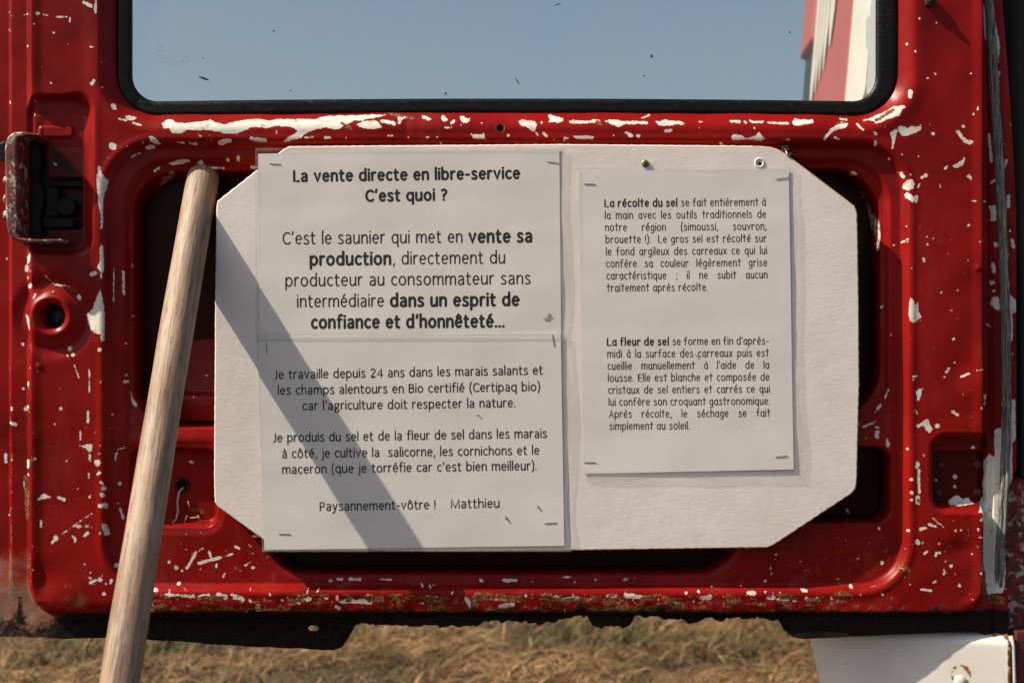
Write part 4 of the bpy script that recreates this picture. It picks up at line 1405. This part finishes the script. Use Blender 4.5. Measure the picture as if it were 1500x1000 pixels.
DOT = lambda x, y: [(x - 3, y), (x + 3, y)]
ARCH = lambda x, w: sm([(x, 62), (x + w * .25, 90), (x + w * .6, 100), (x + w * .92, 88), (x + w, 60)]) + [(x + w, 0)]
G = {   # advance, strokes; x-height 100, baseline 0
 'a': (66, [[(62, 0)] + sm([(62, 60), (57, 88), (38, 100), (18, 97), (7, 90)]), sm([(62, 57), (38, 55), (14, 46), (3, 26), (10, 6), (28, -1), (48, 8), (62, 26)])]),
 'b': (74, [[(0, 152), (0, 0)], arc(36, 50, 37, 50, 0, 360)]),
 'c': (56, [arc(36, 50, 36, 50, 52, 308)]),
 'd': (74, [[(73, 152), (73, 0)], arc(37, 50, 37, 50, 0, 360)]),
 'e': (68, [[(1, 53), (68, 53)] + arc(35, 50, 34, 50, 5, 312)]),
 'f': (44, [[(15, 0)] + sm([(15, 115), (20, 142), (36, 152), (50, 149)]), [(-2, 97), (44, 97)]]),
 'g': (68, [arc(32, 66, 29, 33, 0, 360), [(50, 93), (72, 97)], sm([(16, 38), (7, 24), (16, 11), (45, 8), (66, -6), (62, -32), (34, -44), (6, -36), (2, -18), (16, 6)])]),
 'h': (66, [[(0, 152), (0, 0)], ARCH(0, 66)]),
 'i': (0, [[(0, 100), (0, 0)], DOT(0, 138)]),
 'j': (10, [[(12, 100)] + sm([(12, -18), (7, -38), (-8, -44)]), DOT(12, 138)]),
 'l': (0, [[(0, 152), (0, 0)]]),
 'm': (118, [[(0, 100), (0, 0)], ARCH(0, 59), ARCH(59, 59)]),
 'n': (66, [[(0, 100), (0, 0)], ARCH(0, 66)]),
 'o': (76, [arc(38, 50, 38, 50, 0, 360)]),
 'p': (74, [[(0, 100), (0, -46)], arc(37, 50, 37, 50, 0, 360)]),
 'q': (74, [[(73, 100), (73, -46)], arc(37, 50, 37, 50, 0, 360)]),
 'r': (40, [[(0, 100), (0, 0)], sm([(0, 62), (14, 92), (30, 101), (43, 98)])]),
 's': (54, [sm([(51, 90), (32, 101), (12, 96), (4, 78), (14, 60), (36, 46), (53, 30), (50, 8), (28, -1), (10, 1), (0, 8)])]),
 't': (44, [[(14, 132)] + sm([(14, 24), (20, 4), (32, -1), (45, 2)]), [(-3, 97), (44, 97)]]),
 'u': (66, [[(0, 100)] + sm([(0, 38), (6, 8), (26, -1), (48, 10), (66, 36)]), [(66, 100), (66, 0)]]),
 'v': (68, [[(0, 100), (34, 0), (68, 100)]]),
 'x': (62, [[(0, 100), (62, 0)], [(62, 100), (0, 0)]]),
 'y': (68, [[(0, 100), (35, 2)], [(68, 100)] + sm([(35, 2), (24, -28), (12, -42), (-2, -45)])]),
 'z': (56, [[(2, 98), (56, 98), (0, 2), (58, 2)]]),
 'A': (88, [[(0, 0), (44, 134), (88, 0)], [(15, 42), (73, 42)]]),
 'B': (72, [[(0, 134), (0, 0)], [(0, 134)] + sm([(34, 134), (60, 126), (64, 102), (56, 80), (30, 73), (0, 73)]), sm([(30, 73), (60, 66), (72, 40), (62, 10), (32, 1), (0, 0)])]),
 'C': (78, [arc(52, 67, 52, 68, 48, 312)]),
 'E': (62, [[(62, 134), (0, 134), (0, 0), (62, 0)], [(0, 70), (54, 70)]]),
 'J': (34, [[(32, 134)] + sm([(32, 36), (26, 8), (12, -1), (-2, 3)])]),
 'L': (56, [[(0, 134), (0, 0), (58, 0)]]),
 'M': (118, [[(0, 0), (2, 134), (59, 6), (116, 134), (118, 0)]]),
 'P': (68, [[(0, 0), (0, 134)] + sm([(36, 133), (64, 120), (66, 92), (54, 68), (30, 60), (0, 60)])]),
 '2': (74, [sm([(4, 112), (18, 130), (42, 135), (64, 122), (66, 96), (50, 66), (26, 36), (4, 3)]) + [(72, 3)]]),
 '4': (82, [[(62, 0), (62, 134), (0, 36), (84, 36)]]),
 '?': (56, [sm([(2, 124), (24, 135), (50, 126), (56, 104), (44, 80), (26, 66), (24, 42)]), DOT(24, 3)]),
 '!': (4, [[(2, 134), (2, 42)], DOT(2, 3)]),
 '.': (2, [DOT(0, 3)]), ',': (8, [[(8, 6), (0, -24)]]), ';': (8, [[(8, 6), (0, -24)], DOT(6, 92)]),
 "'": (10, [[(10, 146), (3, 112)]]), '|': (2, [[(1, 146), (1, 112)]]),
 '(': (24, [sm([(26, 156), (8, 118), (0, 62), (8, 6), (26, -34)])]), ')': (24, [sm([(0, 156), (18, 118), (26, 62), (18, 6), (0, -34)])]),
 '-': (38, [[(0, 56), (38, 56)]]), '_': (92, [DOT(0, 3), DOT(46, 3), DOT(92, 3)]),
}
K = dict(G)   # rounder informal hand for the right-hand notice
K.update({
 'a': (68, [arc(34, 48, 34, 48, 20, 340), [(67, 98), (66, 40), (72, 0)]]),
 'e': (68, [[(4, 48), (66, 56)] + arc(35, 50, 34, 49, 12, 318)]),
 'f': (52, [[(16, 0)] + sm([(16, 105), (22, 136), (38, 146), (54, 140)]), [(-4, 88), (46, 90)]]),
 'g': (68, [arc(34, 50, 33, 47, 25, 335), [(66, 98)] + sm([(66, -10), (58, -36), (32, -46), (6, -36)])]),
 't': (52, [[(24, 140), (26, 0)], [(-6, 98), (56, 100)]]),
 'u': (62, [[(0, 98)] + sm([(1, 34), (8, 6), (28, 0), (48, 12), (60, 40)]), [(61, 98), (64, 0)]]),
 'y': (68, [[(2, 98), (34, 10)], [(68, 98), (14, -46)]]),
 'i': (0, [[(0, 98), (0, 0)], DOT(0, 134)]), 'l': (0, [[(0, 148), (0, 0)]]),
 'j': (30, [[(30, 98)] + sm([(30, -20), (20, -42), (0, -38)]), DOT(30, 134)]),
 'q': (72, [arc(34, 50, 34, 48, 15, 345), [(68, 98), (70, -48)]]),
 'p': (72, [[(0, 98), (0, -48)], arc(36, 50, 36, 48, 0, 360)]),
 'r': (50, [[(0, 98), (2, 0)], sm([(2, 58), (16, 86), (36, 98), (52, 90)])]),
 's': (58, [sm([(54, 84), (32, 98), (8, 84), (14, 62), (40, 48), (58, 28), (44, 4), (18, 0), (0, 12)])]),
 'v': (66, [[(0, 98), (32, 0), (66, 98)]]),
 'L': (70, [[(2, 132), (0, 2), (72, 0)]]), 'A': (92, [[(0, 0), (52, 134), (92, 0)], [(16, 44), (80, 48)]]),
 'E': (70, [[(70, 132), (0, 130), (2, 2), (70, 0)], [(2, 68), (62, 70)]]),
})
ACC = {'é': ('e', 'a'), 'è': ('e', 'g'), 'ê': ('e', 'c'), 'à': ('a', 'g'), 'ô': ('o', 'c')}
MARK = {'a': [[(24, 118), (46, 146)]], 'g': [[(46, 118), (22, 146)]], 'c': [[(10, 118), (34, 144), (58, 118)]]}


def glyph(font, ch):
    if ch in ACC:
        b, k = ACC[ch]
        adv, st = font[b]
        return adv, st + MARK[k]
    return font[ch]


def run_layout(font, runs, gap, space):
    """runs: [(text, bold)] -> strokes [(points, bold)], width"""
    out = []
    x = 0.0
    first = True
    for text, bold in runs:
        for ch in text:
            if ch == ' ':
                x += space
                continue
            adv, st = glyph(font, ch)
            adv = adv * (1.06 if bold else 1)
            for s in st:
                out.append(([(x + px * (1.06 if bold else 1), py) for px, py in s], bold))
            x += adv + gap + (7 if bold else 0)
    return out, x - gap


def wavy(seed, amp):
    a = [random.Random(seed).uniform(0, 6.28) for _ in range(6)]
    def f(x, y):
        return amp * (math.sin(x * .012 + a[0] + .5 * math.sin(y * .009)) * .6 + math.sin(y * .021 + a[1] + x * .004) * .45 + math.sin((x + y) * .031 + a[2]) * .18 + math.sin((x * .7 - y) * .047 + a[3]) * .10 + .14 * math.sin(y * .075 + 1.2 * math.sin(x * .011 + a[4]) + a[5]) + .05 * math.sin(y * .16 + x * .01 + a[4]))
    return f


class TextMesh:
    def __init__(self, hf):
        self.V, self.F, self.hf = [], [], hf

    def line(self, font, runs, x0, x1, base0, base1, xh, w, wb, gap=36, space=62, fit='scale', gx=0.96):
        """baseline from (x0, base0) to (x1, base1); xh = x-height in photo pixels"""
        u = xh / 100.0
        font = font if gx == 1.0 else {k: (a * gx, [[(px * gx, py) for px, py in q] for q in v]) for k, (a, v) in font.items()}
        st, wid = run_layout(font, runs, gap, space)
        if fit == 'space':
            ns = sum(t.count(' ') for t, _ in runs)
            target = (x1 - x0) / u
            st, wid0 = run_layout(font, runs, gap, 0)
            sp = (target - wid0) / max(ns, 1)
            if sp < 40:
                gap = gap * 0.85
                st, wid0 = run_layout(font, runs, gap, 0)
                sp = max((target - wid0) / max(ns, 1), 26)
            st, wid = run_layout(font, runs, gap, sp)
        kx = (x1 - x0) / wid
        tl = (base1 - base0) / (x1 - x0)
        for pts, bold in st:
            r = (wb if bold else w) / 2
            q = []
            for px, py in pts:
                X = x0 + px * kx
                Yp = base0 + (X - x0) * tl - py * u
                q.append((X + py * u * tl, Yp))
            self.stroke(q, r)

    def vert(self, x, y):
        self.V.append(P(x, y, self.hf(x, y) + 0.10))
        return len(self.V) - 1

    def stroke(self, q, r):
        m = len(q)
        L, R = [], []
        for i in range(m):
            a, b = q[max(i - 1, 0)], q[min(i + 1, m - 1)]
            dx, dy = b[0] - a[0], b[1] - a[1]
            l = math.hypot(dx, dy) or 1
            nx, ny = -dy / l, dx / l
            k = 1.0
            if 0 < i < m - 1:
                d1 = (q[i][0] - q[i - 1][0], q[i][1] - q[i - 1][1])
                l1 = math.hypot(*d1) or 1
                c = (d1[0] * dx + d1[1] * dy) / (l1 * l)
                k = 1 / max(c, 0.55)
            L.append(self.vert(q[i][0] + nx * r * k, q[i][1] + ny * r * k))
            R.append(self.vert(q[i][0] - nx * r * k, q[i][1] - ny * r * k))
        for i in range(m - 1):
            self.F.append((L[i], L[i + 1], R[i + 1], R[i]))
        for e, s in ((0, -1), (m - 1, 1)):
            a, b = (q[0], q[1]) if e == 0 else (q[-1], q[-2])
            ang = math.atan2(a[1] - b[1], a[0] - b[0])
            fan = [self.vert(q[e][0] + r * math.cos(ang + t), q[e][1] + r * math.sin(ang + t)) for t in (-math.pi / 2, -math.pi / 4, 0, math.pi / 4, math.pi / 2)]
            self.F.append(tuple(fan))


def sheet_mesh(name, quad, hf, mat, parent, nx=60, ny=44, th=0.4):
    """quad corners tl, tr, br, bl in photo pixels"""
    (ax, ay), (bx, by), (cx, cy), (dx, dy) = quad
    V, F = [], []
    for lay in (0, 1):
        for j in range(ny + 1):
            v = j / ny
            for i in range(nx + 1):
                u = i / nx
                x = (ax * (1 - u) + bx * u) * (1 - v) + (dx * (1 - u) + cx * u) * v
                y = (ay * (1 - u) + by * u) * (1 - v) + (dy * (1 - u) + cy * u) * v
                V.append(P(x, y, hf(x, y) - lay * th))
    st, L = nx + 1, (nx + 1) * (ny + 1)
    for j in range(ny):
        for i in range(nx):
            a = j * st + i
            F.append((a, a + 1, a + st + 1, a + st))
            F.append((L + a, L + a + st, L + a + st + 1, L + a + 1))
    loop = list(range(0, nx + 1)) + [j * st + nx for j in range(1, ny + 1)] + [ny * st + i for i in range(nx - 1, -1, -1)] + [j * st for j in range(ny - 1, 0, -1)]
    b0 = len(V)
    for k in loop:
        V.append(V[k])
        V.append(V[k + L])
    m = len(loop)
    for k in range(m):
        p, q = b0 + 2 * k, b0 + 2 * ((k + 1) % m)
        F.append((p, p + 1, q + 1, q))
    return mesh(name, V, F, mat, parent, True)


def sleeve_mesh(parent, outline_l, outline_r, y0, y1, hf, paper_box, lift=1.3):
    """clear sleeve: left and right x as functions of y; stands a little off the board at its rim"""
    ny, nx = 90, 36
    V, F, E = [], [], []
    px0, py0, px1, py1 = paper_box
    for j in range(ny + 1):
        y = y0 + (y1(0) - y0) * j / ny
        l, r = outline_l(y), outline_r(y)
        for i in range(nx + 1):
            t = i / nx
            # more columns towards the rims
            t = 0.5 - 0.5 * math.cos(math.pi * t)
            x = l + (r - l) * t
            yy = y0 + (y1(x) - y0) * j / ny
            dx = max(px0 - x, x - px1, 0)
            dy = max(py0 - yy, yy - py1, 0)
            out = math.hypot(dx, dy)
            rim = min(x - l, r - x, yy - y0, y1(x) - yy)
            V.append(P(x, yy, hf(x, yy) + 0.45 + lift * (1 - math.exp(-out / 4.0)) - (0.3 if rim < 2 else 0)))
            E.append(max(0.55 if rim < 1.2 else 0.0, min(1, out / 3.0) * 0.45))
    st = nx + 1
    for j in range(ny):
        for i in range(nx):
            a = j * st + i
            F.append((a, a + 1, a + st + 1, a + st))
    o = mesh("plastic_sleeve", V, F, M['sleeve'], parent, True)
    vattr(o, "edge", E)
    return o


def staple(parent, x, y, ang, hf, ln=15, lift=2.0):
    dx, dy = math.cos(ang) * ln / 2, math.sin(ang) * ln / 2
    h_ = hf(x, y) + 0.32
    lift *= 0.12
    bm = bmesh.new()
    bm_tube(bm, [P(x - dx, y - dy, h_ - 2.5), P(x - dx, y - dy, h_), P(x - dx * .9, y - dy * .9, h_ + lift * .5), P(x, y, h_ + lift * .6), P(x + dx * .9, y + dy * .9, h_ + lift), P(x + dx, y + dy, h_ + lift * .7), P(x + dx, y + dy, h_ - 2.5)], 0.38 * S, 6)
    bm_obj("staple", bm, M['staple'], parent, True)


def crumb(parent, x, y, hf, ln, w, ang):
    bm = bmesh.new()
    dx, dy = math.cos(ang) * ln / 2, math.sin(ang) * ln / 2
    h_ = hf(x, y) + 0.5
    w *= 0.8
    bm_tube(bm, [P(x - dx, y - dy, h_), P(x - dx * .3 + .3, y - dy * .3, h_ + .6), P(x + dx * .4, y + dy * .4 + .4, h_ + .6), P(x + dx, y + dy, h_)], [w * .4 * S, w * S, w * .8 * S, w * .3 * S], 6)
    bm_obj("straw_crumb", bm, M['crumb'], parent, True)


GROUP = "printed notices stapled to the sign board"
R_, B_ = False, True


def notice_sale():
    wv = wavy(3, 0.9)
    hf = lambda x, y: BOARD_H + 1.7 + wv(x, y) * 0.9
    root = empty("paper_notice", P(600, 490, BOARD_H), "landscape notice headed La vente directe en libre-service, upper left on the board", "notice", GROUP)
    quad = ((380, 227), (819, 219), (821.5, 491), (382, 495))
    sheet_mesh("paper_sheet", quad, hf, M['paper'], root)
    tm = TextMesh(hf)
    tm.line(G, [("La vente directe en libre-service", B_)], 433, 761, 267, 262.4, 11.0, 2.2, 3.6)
    tm.line(G, [("C'est quoi ?", B_)], 538, 655, 295.6, 294.0, 11.0, 2.2, 3.6)
    tm.line(G, [("C'est le saunier qui met en ", R_), ("vente sa", B_)], 417, 779, 358.3, 354.6, 12.2, 2.2, 3.85)
    tm.line(G, [("production", B_), (", directement du", R_)], 457, 739, 388.6, 386, 12.2, 2.2, 3.85)
    tm.line(G, [("producteur au consommateur sans", R_)], 421, 776, 419.5, 416, 12.2, 2.2, 3.85)
    tm.line(G, [("intermédiaire ", R_), ("dans un esprit de", B_)], 438, 760, 449.8, 447.2, 12.2, 2.2, 3.85)
    tm.line(G, [("confiance et d'honnêteté_", B_)], 459, 738, 480.4, 478.4, 12.2, 2.2, 3.85)
    mesh("printed_text", tm.V, tm.F, M['ink'], root)
    rx = lambda y: 826 + 3.5 * ss(np.array(y), 215, 330) + 1.5 * math.sin(y * .035)
    sleeve_mesh(root, lambda y: 376.5, lambda y: float(rx(y)), 219, lambda x: 500, hf, (381, 226, 820, 493))
    for x, y, a in ((405, 242, 0.04), (809, 239.5, 0.10)):
        staple(root, x, y, a, hf, 16)
    crumb(root, 800, 463, hf, 13, .9, -0.8)
    crumb(root, 804, 461, hf, 5, .7, -1.3)


def notice_about():
    wv = wavy(8, 0.9)
    hf = lambda x, y: BOARD_H + 2.7 + wv(x, y) * 0.7
    root = empty("paper_notice", P(605, 800, BOARD_H), "landscape notice signed Matthieu, lower left on the board with the pole's shadow across it", "notice", GROUP)
    quad = ((380, 494), (821, 487.5), (826, 797), (389.5, 803))
    sheet_mesh("paper_sheet", quad, hf, M['paper'], root)
    tm = TextMesh(hf)
    k = dict(xh=8.8, w=1.86, wb=2.6)
    for t, x0, x1, b0, b1 in (("Je travaille depuis 24 ans dans les marais salants et", 405, 794, 554.3, 547.5), ("les champs alentours en Bio certifié (Certipaq bio)", 410, 790, 577, 571.6), ("car l'agriculture doit respecter la nature.", 446, 754, 599.6, 595),
                              ("Je produis du sel et de la fleur de sel dans les marais", 403, 800, 646, 639.6), ("à côté, je cultive la  salicorne, les cornichons et le", 416, 789, 669.2, 664), ("maceron (que je torréfie car c'est bien meilleur).", 416.5, 785, 692, 686.4),
                              ("Paysannement-vôtre !", 471, 638, 745.8, 743), ("Matthieu", 662, 731, 742, 741)):
        tm.line(G, [(t, R_)], x0, x1, b0, b1, **k)
    mesh("printed_text", tm.V, tm.F, M['ink'], root)
    rx = lambda y: 833 + 4 * math.sin(y * .022 + 0.6) + 6 * float(ss(np.array(y), 740, 800)) 
    sleeve_mesh(root, lambda y: 379 + (y - 490) * .024, rx, 488, lambda x: 805.5, hf, (381, 489, 823.5, 799))
    for x, y, a, l in ((392.5, 509.5, 1.50, 17), (810, 498.5, 1.42, 16), (419, 780, 0.03, 17), (806, 764, -0.06, 18)):
        staple(root, x, y, a, hf, l)
    for x, y, l, w, a in ((741, 756, 10, 1.5, 1.0), (787, 740, 5, 1.3, 1.2), (700, 606.5, 6, 1.1, .4), (542, 801, 3, 1, 0)):
        crumb(root, x, y, hf, l, w, a)


def notice_salt():
    wv = wavy(21, 0.9)
    hf = lambda x, y: BOARD_H + 1.6 + wv(x, y) * 0.8
    root = empty("paper_notice", P(1008, 690, BOARD_H), "portrait notice on the salt harvest, right half of the board", "notice", GROUP)
    quad = ((847, 252), (1153, 249), (1160, 686), (855.5, 692.5))
    sheet_mesh("paper_sheet", quad, hf, M['paper'], root, 44, 60)
    tm = TextMesh(hf)
    lines1 = ["La récolte du sel| se fait entièrement à", "la main avec les outils traditionnels de", "notre région (simoussi, souvron,", "brouette !).  Le gros sel est récolté sur", "le fond argileux des carreaux ce qui lui", "confère sa couleur légèrement grise", "caractéristique ; il ne subit aucun", "traitement après récolte."]
    lines2 = ["La fleur de sel| se forme en fin d|après-", "midi à la surface des carreaux puis est", "cueillie manuellement à l|aide de la", "lousse. Elle est blanche et composée de", "cristaux de sel entiers et carrés ce qui", "lui confère son croquant gastronomique.", "Après récolte, le séchage se fait", "simplement au soleil."]
    for L, yb, n, xl, xr, xe in ((lines1, 304.0, 17.6, 885.5, 1119, 1034.5), (lines2, 505.8, 17.5, 889, 1123, 1008)):
        for i, t in enumerate(L):
            runs = [(t, R_)]
            if i == 0:
                a, b = t.split('|', 1)
                runs = [(a, B_), (b, R_)]
            x0, x1 = xl + i * .45, xr + i * .4
            if i == 7:
                x1 = xe
            y0 = yb + n * i
            tm.line(K, runs, x0, x1, y0, y0 - (x1 - x0) * .0075, 7.6, 1.38, 2.1, 34, 58, 'space' if i < 7 else 'scale', 0.84)
    mesh("printed_text", tm.V, tm.F, M['ink'], root)
    rx = lambda y: 1161 + (y - 250) * .022 + 2.2 * math.sin(y * .02 + 1.0) + 1.0 * math.sin(y * .06)
    sleeve_mesh(root, lambda y: 845 + (y - 250) * .019, rx, 247.5, lambda x: 701 - 3.5 * (x - 850) / 310 + 1.2 * math.sin(x * .05), hf, (851, 251, 1157, 688))
    for x, y, a, l, lf in ((863, 271, 0.02, 16, 2), (1143, 262.5, -0.18, 18, 4), (863.5, 676, 0.0, 17, 2), (1142, 667, -0.1, 17, 3)):
        staple(root, x, y, a, hf, l, lf)
    for x, y, l, w, a in ((1017, 519, 4, 1.2, .8),):
        crumb(root, x, y, hf, l, w, a)


notice_sale()
notice_about()
notice_salt()


# ------------------------------------------------------------------ the pole
def pole():
    top = PV(297.5, 262, -31)
    low = PV(173.5, 1000, 336)
    ax = (low - top).normalized()
    ln = (top.z - 0.0) / -ax.z
    rad = 0.0163
    root_loc = top + ax * ln
    bm = bmesh.new()
    seg, n = 40, 60
    rings = []
    for i in range(n + 1):
        t = i / n
        d = ln * t
        r = rad * (1 + .012 * math.sin(d * 17) + .01 * math.sin(d * 41 + 1)) * (0.985 + 0.03 * t)
        c = Vector((0.0010 * math.sin(d * 7), 0.0008 * math.sin(d * 9 + 1), ln - d))
        rings.append((c, r))
    # rounded end
    prof = [(rad * .35, .0130), (rad * .62, .0118), (rad * .82, .0090), (rad * .93, .0050)]
    allr = [(Vector((0, 0, ln + z)), r) for r, z in prof] + rings
    R = []
    for i, (c, r) in enumerate(allr):
        R.append([bm.verts.new(c + Vector((r * math.cos(2 * math.pi * k / seg) * (1 + .012 * math.sin(2 * k * 6.28 / seg + c.z * 6)), r * math.sin(2 * math.pi * k / seg), 0))) for k in range(seg)])
    for a, b in zip(R[:-1], R[1:]):
        for k in range(seg):
            bm.faces.new((a[k], a[(k + 1) % seg], b[(k + 1) % seg], b[k]))
    bm.faces.new(R[0])
    bm.faces.new(R[-1])
    o = bm_obj("wooden_pole", bm, M['wood'], None, True)
    o.location = root_loc
    o.rotation_euler = (-ax).to_track_quat('Z', 'Y').to_euler()
    tag(o, "weathered round wooden pole leaning against the red door", "pole")


pole()
